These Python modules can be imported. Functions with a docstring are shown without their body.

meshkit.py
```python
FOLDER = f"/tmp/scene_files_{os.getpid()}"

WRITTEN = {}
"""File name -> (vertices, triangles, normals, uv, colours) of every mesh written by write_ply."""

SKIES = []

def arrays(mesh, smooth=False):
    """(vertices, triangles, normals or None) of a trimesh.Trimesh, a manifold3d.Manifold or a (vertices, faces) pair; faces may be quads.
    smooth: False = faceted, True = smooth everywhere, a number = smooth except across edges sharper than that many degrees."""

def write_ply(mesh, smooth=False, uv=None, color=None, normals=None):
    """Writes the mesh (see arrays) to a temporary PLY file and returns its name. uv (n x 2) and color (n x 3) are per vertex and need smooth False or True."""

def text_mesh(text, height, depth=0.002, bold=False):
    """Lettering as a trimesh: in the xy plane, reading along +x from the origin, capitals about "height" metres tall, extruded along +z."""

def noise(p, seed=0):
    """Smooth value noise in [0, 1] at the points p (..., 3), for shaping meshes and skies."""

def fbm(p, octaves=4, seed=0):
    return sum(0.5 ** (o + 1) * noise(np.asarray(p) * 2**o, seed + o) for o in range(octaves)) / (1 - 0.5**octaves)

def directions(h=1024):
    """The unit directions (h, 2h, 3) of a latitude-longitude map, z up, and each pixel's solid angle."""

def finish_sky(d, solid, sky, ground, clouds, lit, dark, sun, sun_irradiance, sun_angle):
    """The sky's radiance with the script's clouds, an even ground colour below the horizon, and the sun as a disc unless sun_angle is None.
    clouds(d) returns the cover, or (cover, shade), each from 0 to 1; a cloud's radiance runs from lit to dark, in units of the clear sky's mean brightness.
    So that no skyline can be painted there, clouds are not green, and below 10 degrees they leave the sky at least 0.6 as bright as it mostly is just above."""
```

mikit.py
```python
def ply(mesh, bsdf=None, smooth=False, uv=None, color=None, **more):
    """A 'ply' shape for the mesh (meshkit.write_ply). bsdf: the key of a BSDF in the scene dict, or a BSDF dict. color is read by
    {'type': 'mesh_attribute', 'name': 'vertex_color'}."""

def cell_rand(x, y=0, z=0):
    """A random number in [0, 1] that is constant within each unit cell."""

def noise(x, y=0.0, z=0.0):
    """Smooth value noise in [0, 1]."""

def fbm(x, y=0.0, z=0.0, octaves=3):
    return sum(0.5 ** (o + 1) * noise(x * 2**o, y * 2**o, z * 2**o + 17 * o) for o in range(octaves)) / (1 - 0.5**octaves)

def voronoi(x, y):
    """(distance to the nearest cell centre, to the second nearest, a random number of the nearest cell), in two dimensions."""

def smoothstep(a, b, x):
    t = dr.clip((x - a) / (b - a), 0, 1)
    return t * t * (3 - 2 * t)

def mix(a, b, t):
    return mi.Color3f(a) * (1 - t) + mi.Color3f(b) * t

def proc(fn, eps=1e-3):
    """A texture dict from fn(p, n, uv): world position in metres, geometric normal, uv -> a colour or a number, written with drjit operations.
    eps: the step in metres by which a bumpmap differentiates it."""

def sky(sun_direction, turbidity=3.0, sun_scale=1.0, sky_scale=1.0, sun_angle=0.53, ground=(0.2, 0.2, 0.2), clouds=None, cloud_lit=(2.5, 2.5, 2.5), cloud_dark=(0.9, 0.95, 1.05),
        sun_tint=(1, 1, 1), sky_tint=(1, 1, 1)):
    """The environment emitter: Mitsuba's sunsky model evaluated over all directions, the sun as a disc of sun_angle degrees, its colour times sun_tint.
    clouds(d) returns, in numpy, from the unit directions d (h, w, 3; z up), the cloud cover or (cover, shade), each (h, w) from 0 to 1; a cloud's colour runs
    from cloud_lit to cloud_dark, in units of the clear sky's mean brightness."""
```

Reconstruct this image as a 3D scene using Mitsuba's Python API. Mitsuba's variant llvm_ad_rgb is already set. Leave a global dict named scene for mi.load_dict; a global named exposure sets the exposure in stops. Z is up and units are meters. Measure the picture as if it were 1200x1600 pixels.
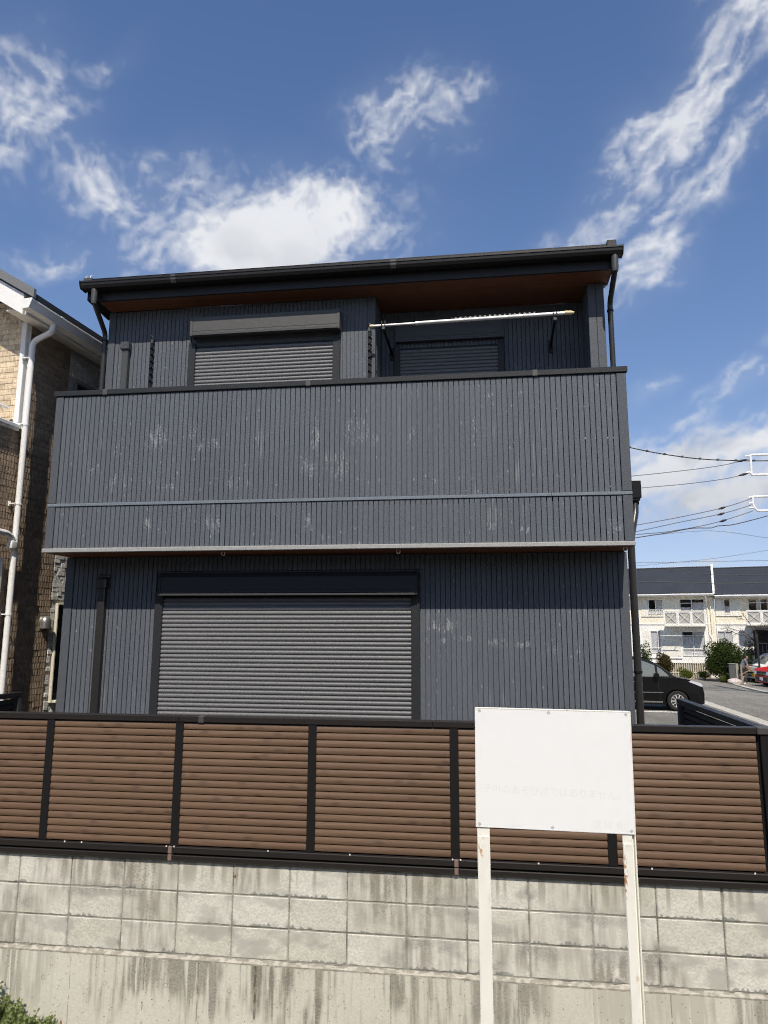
import math, random
import numpy as np
import trimesh
import drjit as dr
import mitsuba as mi
import mikit
import meshkit
import manifold3d as m3
from shapely.geometry import Polygon
from mikit import noise, fbm, voronoi, cell_rand, smoothstep, mix

T = mi.ScalarTransform4f
scene, labels = {}, {}
rng = random.Random(7)

# ------------------------------------------------------------------ camera, sky, exposure
EYE = np.array([2.9252, -5.0135, 2.7094])
YAW, PITCH, ROLL = -0.1354, 0.1649, 0.0031
cy_, sy_, cp_, sp_ = math.cos(YAW), math.sin(YAW), math.cos(PITCH), math.sin(PITCH)
FWD = np.array([sy_ * cp_, cy_ * cp_, sp_])
RIGHT = np.array([cy_, -sy_, 0.0])
UP = np.cross(RIGHT, FWD)
UP = math.cos(ROLL) * UP - math.sin(ROLL) * RIGHT
scene['camera'] = {'type': 'perspective', 'fov': 2 * math.degrees(math.atan(600 / 1098.05)), 'fov_axis': 'x',
                   'near_clip': 0.05, 'far_clip': 3000.0,
                   'to_world': T().look_at(origin=EYE.tolist(), target=(EYE + FWD).tolist(), up=UP.tolist())}
SUN = (0.054, -0.446, 0.537)
exposure = 1.72


def clouds(d):
    az = np.degrees(np.arctan2(d[..., 0], d[..., 1]))
    el = np.degrees(np.arcsin(np.clip(d[..., 2], -1, 1)))
    q = d / np.maximum(d[..., 2:3], 0.07)      # where the direction meets a flat layer of cloud high above
    w1 = meshkit.fbm(d * 9.0, 4, 5)[..., None] - 0.5
    w2 = meshkit.fbm(d * 9.0 + 31.0, 4, 8)[..., None] - 0.5
    w3 = meshkit.fbm(d * 34.0 + 7.0, 4, 15)[..., None] - 0.5
    dd = d + 0.075 * w1 * np.array([1.0, -0.4, 0.6]) + 0.05 * w2 * np.array([-0.5, 0.3, 1.0]) + 0.018 * w3 * np.array([0.7, 0.2, -1.0])
    # wind-combed: the wisps are drawn out up to the right
    ax = np.degrees(np.arctan2(dd[..., 0], dd[..., 1])) * np.cos(np.radians(el))
    ez = np.degrees(np.arcsin(np.clip(dd[..., 2], -1, 1)))
    rot = math.radians(30)
    u, v = ax * math.cos(rot) + ez * math.sin(rot), -ax * math.sin(rot) + ez * math.cos(rot)
    comb = meshkit.fbm(np.stack([u * 0.40, v * 0.85, 0 * u], -1), 6, 11)
    fray = meshkit.fbm(np.stack([u * 1.5, v * 2.4, 0 * u + 5], -1), 6, 19)
    soft = meshkit.fbm(np.stack([ax * 0.22, ez * 0.34, 0 * u + 3], -1), 5, 23)
    # the clouds of the day: (azimuth, elevation, half width, half height, tilt, strength)
    banks = [(-18.2, 29.6, 9.2, 4.0, 13, 1.40), (-11.8, 31.8, 4.0, 3.0, 18, 1.0), (-22.8, 28.6, 4.8, 2.4, 4, 1.05), (-25.0, 29.0, 4.6, 2.4, 8, 0.66), (-30.0, 31.2, 5.6, 2.6, -16, 0.74), (-26.5, 33.0, 4.0, 2.2, 20, 0.55),
             (-37.4, 35.4, 4.0, 3.6, 60, 0.66), (-39.5, 32.0, 2.6, 2.6, 0, 0.5), (-32.4, 38.8, 2.4, 1.0, 35, 0.33), (-5.6, 38.4, 4.6, 2.6, 10, 0.74), (-1.6, 39.4, 3.4, 1.2, 12, 0.6), (-8.6, 37.6, 2.6, 1.6, 0, 0.62), (-6.6, 35.8, 1.6, 1.2, -20, 0.46), (-1.0, 40.0, 2.6, 0.9, 15, 0.50), (-10.3, 33.6, 1.6, 1.0, 25, 0.4),
             (15.4, 34.4, 5.2, 3.0, 42, 0.92), (19.6, 37.2, 6.2, 2.2, 50, 0.84), (23.4, 41.0, 4.4, 3.0, 50, 0.86), (22.0, 44.0, 3.4, 2.2, 40, 0.8), (20.8, 32.0, 5.6, 1.3, 34, 0.74), (16.4, 30.4, 4.0, 1.1, 24, 0.6), (10.2, 29.6, 5.6, 1.7, 30, 0.84),
             (13.6, 26.6, 3.4, 2.2, 40, 0.92), (24.5, 35.0, 3.6, 1.6, 30, 0.6), (21.5, 12.8, 7.5, 2.0, 10, 1.05), (15.0, 12.0, 7.0, 2.8, 8, 1.15), (20.0, 10.0, 8.0, 2.4, 4, 1.05),
             (14.2, 18.0, 1.7, 0.8, 20, 0.62), (19.6, 17.3, 2.8, 1.2, 14, 0.62), (24.2, 20.0, 3.0, 1.0, 12, 0.5), (17.0, 15.4, 2.2, 0.8, 18, 0.55), (14.6, 5.4, 1.2, 0.5, 0, 0.6), (17.0, 5.1, 1.6, 0.5, 5, 0.7), (28, 14, 6, 2.6, 5, 0.8), (-34, 26.5, 4, 1.4, 14, 0.5)]
    field = np.zeros(az.shape)
    thick = np.zeros(az.shape)
    azd = np.degrees(np.arctan2(dd[..., 0], dd[..., 1]))
    for a, e, ra, re, tilt, s in banks:
        da, de = (azd - a) * np.cos(np.radians(e)), ez - e
        ct, st = math.cos(math.radians(tilt)), math.sin(math.radians(tilt))
        x, y = (da * ct + de * st) / ra, (-da * st + de * ct) / re
        g = np.exp(-(x * x + y * y) * 1.1)
        field = np.maximum(field, s * g)
        if s > 0.99 or e < 13:
            thick = np.maximum(thick, g)
    # elsewhere (behind and beside the view) the same kind of scattered cloud
    away = np.clip((np.abs(az) - 44) / 14, 0, 1) + np.clip((el - 47) / 10, 0, 1)
    field = np.maximum(field, np.clip(away, 0, 1) * 0.85 * np.clip((meshkit.fbm(q * 0.9, 3, 41) - 0.42) * 4, 0, 1))
    grain = (comb - 0.5) * (1.35 - 0.75 * thick) + (fray - 0.5) * (1.15 - 0.55 * thick) + (soft - 0.5) * 0.5
    t = np.clip((field * 1.02 + grain - 0.24) / (0.92 - 0.22 * thick), 0, 1)
    cover = t ** 1.15 * np.clip(field * 2.6 - 0.25, 0, 1) * (0.80 + 0.18 * thick)
    veil = 0.10 * np.clip(field * 1.6, 0, 1)
    low = np.clip(1 - el / 11.0, 0, 1) * 0.36
    cover = np.clip(cover + (veil + low) * (1 - cover), 0, 1)
    shade = np.clip(0.9 * thick * np.clip((soft - 0.40) * 3.0, 0, 1) * np.clip((31.5 - ez) / 5.0, 0, 1) + 0.6 * np.clip((15 - el) / 6, 0, 1), 0, 0.85)
    return cover, shade


scene['sky'] = mikit.sky(SUN, turbidity=2.6, clouds=clouds, cloud_lit=(2.62, 2.66, 2.74), cloud_dark=(1.6, 1.66, 1.8), sun_tint=(0.95, 1.045, 1.22), sky_tint=(1.14, 1.07, 1.12))
labels['sky'] = {'kind': 'structure'}


# ------------------------------------------------------------------ materials
def rgb(c):
    return {'type': 'rgb', 'value': list(c)} if isinstance(c, (tuple, list)) else c


def mat(key, c, rough=0.6, metallic=0.0, spec=0.5, two=True, bump=None, **more):
    b = {'type': 'principled', 'base_color': rgb(c), 'roughness': rough, 'metallic': metallic, 'specular': spec, **more}
    if bump:
        b = {'type': 'bumpmap', 'arbitrary': bump[0], 'scale': bump[1], 'bsdf': b}
    scene[key] = {'type': 'twosided', 'bsdf': b} if two else b
    return key


# marks of touch-up paint and wiped caulk on the siding: centres in metres on the facade (x, z), half sizes
SMUDGES = [(-0.30, 4.62, .16, .13), (0.08, 4.66, .05, .14), (0.24, 4.52, .16, .07), (-0.12, 4.10, .10, .05), (0.55, 4.12, .14, .07), (1.35, 4.55, .05, .24), (1.30, 4.25, .10, .20),
           (1.58, 4.30, .16, .16), (1.75, 4.62, .14, .14), (1.95, 4.55, .06, .10), (-0.72, 4.50, .06, .08), (-0.75, 4.15, .08, .10), (-1.0, 4.33, .04, .09), (-0.32, 3.72, .07, .09),
           (0.33, 3.72, .10, .11), (1.30, 3.72, .05, .10), (1.42, 3.60, .05, .06), (3.05, 4.93, .12, .02), (3.36, 4.94, .10, .02), (4.15, 3.62, .08, .12), (3.05, 3.66, .05, .04), (3.35, 3.62, .05, .04),
           (2.55, 2.74, .16, .07), (2.50, 2.60, .14, .03), (2.75, 2.62, .10, .03), (3.10, 2.58, .12, .04), (3.35, 2.56, .12, .03), (3.64, 2.52, .06, .05), (3.85, 2.50, .06, .03), (3.72, 2.82, .03, .04),
           (3.70, 2.15, .012, .10), (2.90, 4.60, .03, .14), (2.30, 4.55, .04, .10), (2.45, 4.10, .10, .03), (3.55, 4.35, .02, .05)]


def siding(p, n, uv):
    k = dr.floor((p.x + 1.352) / 0.0506)
    panel = dr.floor(k / 9)
    tone = (0.965 + 0.07 * cell_rand(k, dr.floor(p.z * 0.6), 2)) * (0.97 + 0.06 * cell_rand(panel, dr.floor(p.z * 0.5), 6))
    c = mi.Color3f(0.104, 0.117, 0.136) * tone * (0.93 + 0.14 * fbm(p.x * 3, p.y * 3, p.z * 1.2))
    m = mi.Float(0)
    for x, z, a, b in SMUDGES:
        m = dr.maximum(m, dr.maximum(0, 1 - dr.square((p.x - x) / (a * 1.15)) - dr.square((p.z - z) / (b * 1.2))))
    # wiped streaks inside the smudges, chalky and broken
    streak = fbm(p.x * 52 + 2 * noise(p.z * 9), p.y * 5, p.z * 8, 4) * 0.7 + 0.3 * noise(p.x * 120, 0, p.z * 60)
    s = smoothstep(0.60 - 0.14 * m, 0.74 - 0.10 * m, streak) * dr.clip(m * 2.2, 0, 1) * (0.35 + 0.65 * noise(p.x * 19, 2, p.z * 14))
    # single flecks scattered over the boards
    d, e, w = voronoi(p.x * 9.0, p.z * 4.2)
    fleck = (1 - smoothstep(0.03, 0.085, d)) * smoothstep(0.60, 0.62, w) * noise(p.x * 90, 7, p.z * 40)
    drip = smoothstep(0.70, 0.84, fbm(p.x * 60, 5, p.z * 2.4, 2)) * smoothstep(0.55, 0.75, fbm(p.x * 1.3 + 4, 0, p.z * 1.1, 2)) * 0.35
    return mix(c, (0.30, 0.31, 0.325), dr.clip(s * 0.85 + fleck * 0.85 + drip * 1.2, 0, 0.8))


def wood(p, n, uv):
    row = dr.floor((p.z - 1.208) / 0.04894)
    bay = dr.floor((p.x + 0.264) / 1.0)
    r = cell_rand(row, bay, 4)
    x = p.x + 7 * r
    g = fbm(x * 4.0, row * 3.1, p.z * 110 + 12 * noise(x * 1.5, row), 3)
    c = mix((0.112, 0.068, 0.042), (0.156, 0.099, 0.063), g) * (0.95 + 0.1 * r)
    d, e, w = voronoi(x * 5.0, row * 5.0 + (p.z - 1.208 - row * 0.04894) * 14)
    knot = (1 - smoothstep(0.06, 0.26, d)) * smoothstep(0.70, 0.8, w)
    blotch = smoothstep(0.55, 0.8, fbm(x * 9, row * 2, p.z * 40, 2))
    return mix(c, (0.070, 0.045, 0.032), dr.clip(knot * 0.6 + blotch * 0.05, 0, 1))


def block(p, n, uv):
    i, j = dr.floor(p.x / 0.4), dr.floor((p.z - 0.5) / 0.2)
    bx, bz = p.x / 0.4 - i, (p.z - 0.5) / 0.2 - j
    c = mix((0.505, 0.498, 0.430), (0.600, 0.592, 0.530), cell_rand(i, j, 3))
    grain = 0.6 * noise(p.x * 95, p.y * 95, p.z * 95) + 0.4 * noise(p.x * 210, p.y * 210, p.z * 210)
    c = c * (0.74 + 0.52 * grain) * (0.90 + 0.20 * fbm(p.x * 14, p.y * 14, p.z * 14))
    # grey brown weathering: two darkened stacks of blocks and broken patches elsewhere, all in vertical strokes
    stack = dr.maximum(1 - dr.abs(p.x - 0.60) / 0.26, dr.maximum(0.9 * (1 - dr.abs(p.x - 2.52) / 0.42), 0.6 * (1 - dr.abs(p.x - 3.60) / 0.5)))
    where = dr.clip(dr.clip(stack, 0, 1) * 0.75 + smoothstep(0.50, 0.70, fbm(p.x * 2.3 + 3, 0, p.z * 2.0, 3)) * 0.55, 0, 1)
    stroke = smoothstep(0.30, 0.70, 0.6 * fbm(p.x * 42, 0, p.z * 5, 3) + 0.4 * grain)
    c = mix(c, (0.185, 0.165, 0.125), dr.clip(where * stroke * 1.05, 0, 0.72))
    top = smoothstep(0.50, 0.78, noise(p.x * 40, 1, p.z * 3)) * smoothstep(0.93, 1.09, p.z + 0.05 * noise(p.x * 30)) * 0.55
    c = mix(c, (0.22, 0.20, 0.155), top * (0.5 + grain))
    # broken darker tone along the joints, a ragged lichen line at the foot, speckled dark patches
    edge = dr.minimum(bx, 1 - bx) * 0.4
    side = smoothstep(0.045, 0.004, edge + 0.03 * noise(p.x * 9, 3, p.z * 16)) * smoothstep(0.45, 0.7, noise(i * 3.3, j * 2.1, bz * 3))
    jag = 0.04 + 0.20 * noise(p.x * 70, j * 7, 0) * noise(p.x * 11, j * 3, 2)
    foot = smoothstep(1.15, 0.85, bz / jag) * smoothstep(0.42, 0.58, noise(p.x * 2.7 + j * 5, j * 5, 1) + dr.select(j < 0.5, 0.12, 0.0))
    spk = smoothstep(0.50, 0.72, fbm(p.x * 6, 4, p.z * 9, 4)) * (0.15 + 1.1 * grain)
    c = mix(c, (0.175, 0.175, 0.165), dr.clip(foot * 0.72 + spk * 0.48 + side * 0.6 * (0.4 + grain), 0, 0.85))
    rust = (1 - smoothstep(0.006, 0.016, dr.sqrt(dr.square((p.x - 1.213) * 1.6) + dr.square(p.z - 1.02))))
    return mix(c, (0.16, 0.06, 0.025), rust)


def concrete(p, n, uv):
    c = mix((0.50, 0.485, 0.405), (0.60, 0.588, 0.515), fbm(p.x * 2.2, p.y * 2, p.z * 2.2))
    grain = 0.6 * noise(p.x * 95, p.y * 95, p.z * 95) + 0.4 * noise(p.x * 210, p.y * 210, p.z * 210)
    c = c * (0.84 + 0.32 * grain)
    # black rain streaks that start under the ledge and break up on the way down
    hair = fbm(p.x * 46 + 0.35 * noise(p.z * 6, p.x * 4), 0, p.z * 2.3, 5)
    band = fbm(p.x * 5.5, 3, p.z * 2.4, 5)
    zone = dr.clip(smoothstep(0.40, 0.62, fbm(p.x * 1.3 + 2, 0, 0, 2)) * 0.7 + smoothstep(1.30, 1.46, p.x) * (1 - smoothstep(2.5, 3.0, p.x)) * 0.75, 0, 1)
    reach = smoothstep(0.02, 0.46, p.z + 0.55 * (band - 0.5) + 0.35 * (hair - 0.5) + 0.12 * zone)
    dark = smoothstep(0.40, 0.62, hair * 0.42 + band * 0.58) * reach * (0.24 + 0.68 * zone) * (0.35 + 1.05 * grain)
    c = mix(c, (0.135, 0.122, 0.095), dr.clip(dark, 0, 0.82))
    lime = smoothstep(0.66, 0.80, noise(p.x * 60 + 9 + 0.6 * noise(p.z * 8), 0, p.z * 1.2)) * smoothstep(0.4, 0.7, band)
    c = mix(c, (0.66, 0.65, 0.585), lime * 0.7)
    seam = mi.Float(0)
    for x, w, a in ((-0.90, 0.004, 0.5), (0.06, 0.004, 0.5), (0.60, 0.005, 0.7), (0.985, 0.006, 0.6), (1.385, 0.010, 0.95), (2.30, 0.004, 0.5), (3.12, 0.004, 0.4), (4.05, 0.005, 0.6)):
        seam = dr.maximum(seam, a * smoothstep(w, w * 0.4, dr.abs(p.x - x - 0.006 * (noise(p.z * 14, x * 9) - 0.5))) * smoothstep(0.25, 0.5, noise(p.z * 30, x * 5)))
    d, e, w = voronoi(p.x * 24, p.z * 24)
    pit = (1 - smoothstep(0.05, 0.12, d)) * smoothstep(0.72, 0.76, w)
    return mix(c, (0.11, 0.10, 0.08), dr.clip(seam + pit * 0.8, 0, 1))


def mortar(p, n, uv):
    c = mi.Color3f(0.30, 0.29, 0.25) * (0.75 + 0.5 * noise(p.x * 90, p.y * 90, p.z * 90))
    return mix(c, (0.11, 0.105, 0.09), smoothstep(0.45, 0.7, fbm(p.x * 7, 2, p.z * 7)) * 0.7)


def dull(p, n, uv):
    return mi.Color3f(0.30, 0.29, 0.25) * (0.7 + 0.6 * noise(p.x * 60, p.y * 60, p.z * 60))


def crumbs(p, n, uv):
    return mix((0.20, 0.185, 0.15), (0.44, 0.42, 0.36), 0.35 + 0.65 * smoothstep(0.35, 0.65, fbm(p.x * 34, p.y * 34, p.z * 34)))


def brick_of(dark, light, k):
    def fn(p, n, uv):
        a = p.x + p.y
        c = mix(dark, light, fbm(a * 9, k, p.z * 9, 3)) * (0.72 + 0.5 * noise(a * 130, k, p.z * 18))
        return c * (0.85 + 0.3 * cell_rand(dr.floor(a * 5.7), dr.floor(p.z / 0.0758), 5))
    return fn


def rough_face(p, n, uv):
    a = p.x + p.y
    return fbm(a * 75, 0, p.z * 22, 3) + 0.5 * noise(a * 160, 3, p.z * 120)


def shutter(p, n, uv):
    return mi.Color3f(0.150, 0.153, 0.157) * (0.95 + 0.10 * fbm(p.x * 2.2, p.y, p.z * 23, 2))


def soffit(p, n, uv):
    b = dr.floor(p.y / 0.15)
    g = fbm(p.x * 1.6 + 9 * cell_rand(b), b * 3, p.y * 70, 3)
    return mix((0.10, 0.034, 0.015), (0.19, 0.072, 0.033), g)


def road_col(p, n, uv):
    c = mi.Color3f(0.130, 0.127, 0.115) * (0.82 + 0.36 * fbm(p.x * 0.35, p.y * 0.35, 0, 3))
    c = c * (0.75 + 0.5 * noise(p.x * 24, p.y * 24)) * (0.9 + 0.2 * noise(p.x * 4, p.y * 0.5))
    crack = smoothstep(0.020, 0.008, dr.abs(fbm(p.x * 0.23 + 3, p.y * 0.9, 5, 3) - 0.52))
    return mix(c, (0.07, 0.068, 0.065), crack * 0.6)


def soil_col(p, n, uv):
    g = fbm(p.x * 11, p.y * 11, 0, 4)
    c = mix((0.08, 0.06, 0.038), (0.18, 0.145, 0.10), g)
    return mix(c, (0.075, 0.095, 0.03), smoothstep(0.50, 0.66, 0.6 * fbm(p.x * 2.4 + 5, p.y * 2.4, 3, 4) + 0.4 * noise(p.x * 60, p.y * 60)) * 0.7)


def leaf_of(a, b):
    def fn(p, n, uv):
        return mix(a, b, noise(p.x * 37, p.y * 37, p.z * 37))
    return fn


def white_paint(p, n, uv):
    c = mi.Color3f(0.77, 0.765, 0.70) * (0.96 + 0.06 * noise(p.x * 60, p.y * 60, p.z * 9))
    rust = smoothstep(0.66, 0.76, fbm(p.x * 45, p.y * 45, p.z * 20, 3)) * smoothstep(0.44, 0.6, fbm(p.x * 3, p.y * 3, p.z * 5 + 1, 2))
    near = dr.maximum(1 - dr.square((p.x - 2.912) / .014) - dr.square((p.z - 1.885) / .05), 1 - dr.square((p.x - 3.444) / .012) - dr.square((p.z - 1.80) / .09))
    rust = dr.maximum(rust * 0.35, dr.clip(near, 0, 1) * smoothstep(0.50, 0.60, fbm(p.x * 90, p.y * 90, p.z * 60, 3)))
    return mix(c, (0.42, 0.20, 0.05), dr.clip(rust, 0, 1))


def stucco_of(c0):
    def fn(p, n, uv):
        c = mi.Color3f(*c0) * (0.92 + 0.14 * fbm(p.x * 1.7, p.y, p.z * 1.3, 3))
        return mix(c, (0.35, 0.33, 0.28), smoothstep(0.62, 0.80, fbm(p.x * 0.8, p.y * 0.8, p.z * 0.6 + 4, 2)) * 0.25)
    return fn


def roof_col(p, n, uv):
    return mi.Color3f(0.030, 0.033, 0.039) * (0.8 + 0.4 * fbm(p.x * 1.3, p.y * 0.6, p.z, 3))


def curtain(p, n, uv):
    return mi.Color3f(0.52, 0.53, 0.54) * (0.85 + 0.2 * noise(p.x * 14, 0, p.z))


P = mikit.proc
scene['m_glass'] = {'type': 'thindielectric', 'int_ior': 1.5}
mat('m_siding', P(siding), 0.55, spec=0.18)
mat('m_groove', (0.104, 0.117, 0.136), 0.6, spec=0.18)
mat('m_trim', (0.084, 0.094, 0.108), 0.5, spec=0.2)
mat('m_joint', (0.150, 0.175, 0.205), 0.45)
mat('m_seam', (0.108, 0.124, 0.148), 0.5, spec=0.2)
mat('m_coping', (0.026, 0.028, 0.032), 0.45, spec=0.25)
mat('m_black', (0.008, 0.008, 0.009), 0.42, spec=0.25)
mat('m_pipe', (0.026, 0.025, 0.024), 0.32)
mat('m_pipegrey', (0.055, 0.056, 0.058), 0.40)
mat('m_eave', (0.017, 0.017, 0.018), 0.42, spec=0.3)
mat('m_drip', (0.42, 0.42, 0.40), 0.35, metallic=0.35)
mat('m_soffit', P(soffit), 0.6)
mat('m_shutter', P(shutter), 0.5, metallic=0.12)
mat('m_box', (0.080, 0.081, 0.080), 0.5, spec=0.3)
mat('m_nail', (0.40, 0.41, 0.42), 0.6)
mat('m_alu', (0.82, 0.81, 0.77), 0.38, metallic=0.25)
mat('m_frame', (0.60, 0.57, 0.46), 0.5)
mat('m_infill_shaded', (0.40, 0.385, 0.335), 0.8)  # darker than the panels: shading behind the braces put into the colour
mat('m_ivory', (0.62, 0.52, 0.30), 0.5)
mat('m_wood', P(wood), 0.50)
mat('m_fence', (0.011, 0.0105, 0.011), 0.42, spec=0.3)
mat('m_fencerail', (0.019, 0.0165, 0.016), 0.42, spec=0.3)
mat('m_clip', (0.055, 0.053, 0.052), 0.5)
mat('m_joiner', (0.19, 0.13, 0.11), 0.55)
mat('m_block', P(block), 0.92, spec=0.2)
mat('m_concrete', P(concrete), 0.9, spec=0.2)
mat('m_mortar', P(mortar), 0.95, spec=0.2)
mat('m_crumbs', P(crumbs), 0.95, spec=0.2)
mat('m_board', (0.78, 0.795, 0.80), 0.45)
mat('m_letters', (0.715, 0.73, 0.735), 0.55)
mat('m_post', P(white_paint), 0.5)
mat('m_screw', (0.10, 0.10, 0.10), 0.4, metallic=0.5)
mat('m_brown', P(brick_of((0.240, 0.182, 0.128), (0.335, 0.258, 0.185), 1)), 0.75, bump=(P(rough_face, 2e-3), 0.0010))
mat('m_beige', P(brick_of((0.53, 0.425, 0.285), (0.72, 0.605, 0.44), 2)), 0.8, bump=(P(rough_face, 2e-3), 0.003))
mat('m_greybrick', P(brick_of((0.52, 0.51, 0.48), (0.72, 0.71, 0.68), 3)), 0.8, bump=(P(rough_face, 2e-3), 0.0015))
mat('m_browngrout', (0.34, 0.28, 0.21), 0.9)
mat('m_beigegrout', (0.30, 0.22, 0.14), 0.9)
mat('m_greygrout', (0.40, 0.40, 0.385), 0.9)
mat('m_white', (0.78, 0.78, 0.76), 0.35)
mat('m_whitematte', (0.70, 0.70, 0.68), 0.6)
mat('m_tile', P(roof_col), 0.55)
mat('m_greyroof', (0.16, 0.165, 0.165), 0.5)
mat('m_steel', (0.55, 0.54, 0.50), 0.30, metallic=0.85)
mat('m_asphalt', P(road_col), 0.9, spec=0.25)
mat('m_kerb', P(stucco_of((0.30, 0.285, 0.25))), 0.9)
mat('m_soil', P(soil_col), 0.95, spec=0.1)
mat('m_line', (0.62, 0.61, 0.58), 0.7)
mat('m_cream', (0.80, 0.745, 0.60), 0.8)
mat('m_lower', (0.82, 0.81, 0.77), 0.8)
mat('m_panel', (0.75, 0.735, 0.655), 0.7)
mat('m_dark', (0.010, 0.010, 0.011), 0.6)
mat('m_pane', (0.030, 0.034, 0.040), 0.06, spec=0.7)
mat('m_curtain', P(curtain), 0.9)
mat('m_tan', P(stucco_of((0.27, 0.23, 0.17))), 0.9)
mat('m_bark', (0.10, 0.075, 0.055), 0.9)
mat('m_carblack', (0.003, 0.003, 0.0035), 0.22, spec=0.35, clearcoat=0.35, clearcoat_gloss=0.97)
mat('m_carred', (0.50, 0.006, 0.012), 0.3, clearcoat=1.0, clearcoat_gloss=0.97)
mat('m_carwhite', (0.74, 0.74, 0.73), 0.3, clearcoat=1.0, clearcoat_gloss=0.97)
mat('m_cargrey', (0.16, 0.165, 0.18), 0.3, clearcoat=0.6)
mat('m_carglass', (0.15, 0.17, 0.16), 0.08, spec=0.8)  # pale base stands in for reflections and see-through on the car windows
mat('m_tyre', (0.014, 0.014, 0.014), 0.85)
mat('m_plastic', (0.02, 0.02, 0.021), 0.5)
mat('m_chrome', (0.8, 0.8, 0.8), 0.12, metallic=1.0)
mat('m_lamp', (0.55, 0.57, 0.60), 0.08, spec=0.8)
mat('m_yellow', (0.75, 0.50, 0.04), 0.5)
mat('m_plate', (0.70, 0.71, 0.68), 0.5)
mat('m_skin', (0.44, 0.25, 0.17), 0.55)
mat('m_shirt', (0.12, 0.135, 0.15), 0.85)
mat('m_shorts', (0.015, 0.015, 0.017), 0.85)
mat('m_wire', (0.045, 0.045, 0.045), 0.6)
mat('m_bag', (0.50, 0.44, 0.41), 0.7)
mat('m_deadleaf', (0.30, 0.14, 0.05), 0.8)
mat('m_slab', P(stucco_of((0.085, 0.09, 0.09))), 0.85)
for key, a, b in (('m_bush', (0.022, 0.040, 0.010), (0.085, 0.110, 0.035)), ('m_herb', (0.150, 0.200, 0.065), (0.300, 0.350, 0.150)), ('m_reddish', (0.040, 0.045, 0.014), (0.110, 0.085, 0.040)), ('m_cover', (0.080, 0.120, 0.022), (0.200, 0.230, 0.050))):
    scene[key] = {'type': 'principledthin', 'base_color': P(leaf_of(a, b)), 'roughness': 0.5, 'diff_trans': 0.7, 'spec_trans': 0.0}


# ------------------------------------------------------------------ builders
def num(key):
    if key not in scene and key not in place:
        return key
    k = 1
    while f'{key}_{k:03d}' in scene or f'{key}_{k:03d}' in place:
        k += 1
    return f'{key}_{k:03d}'


place = set()


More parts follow.
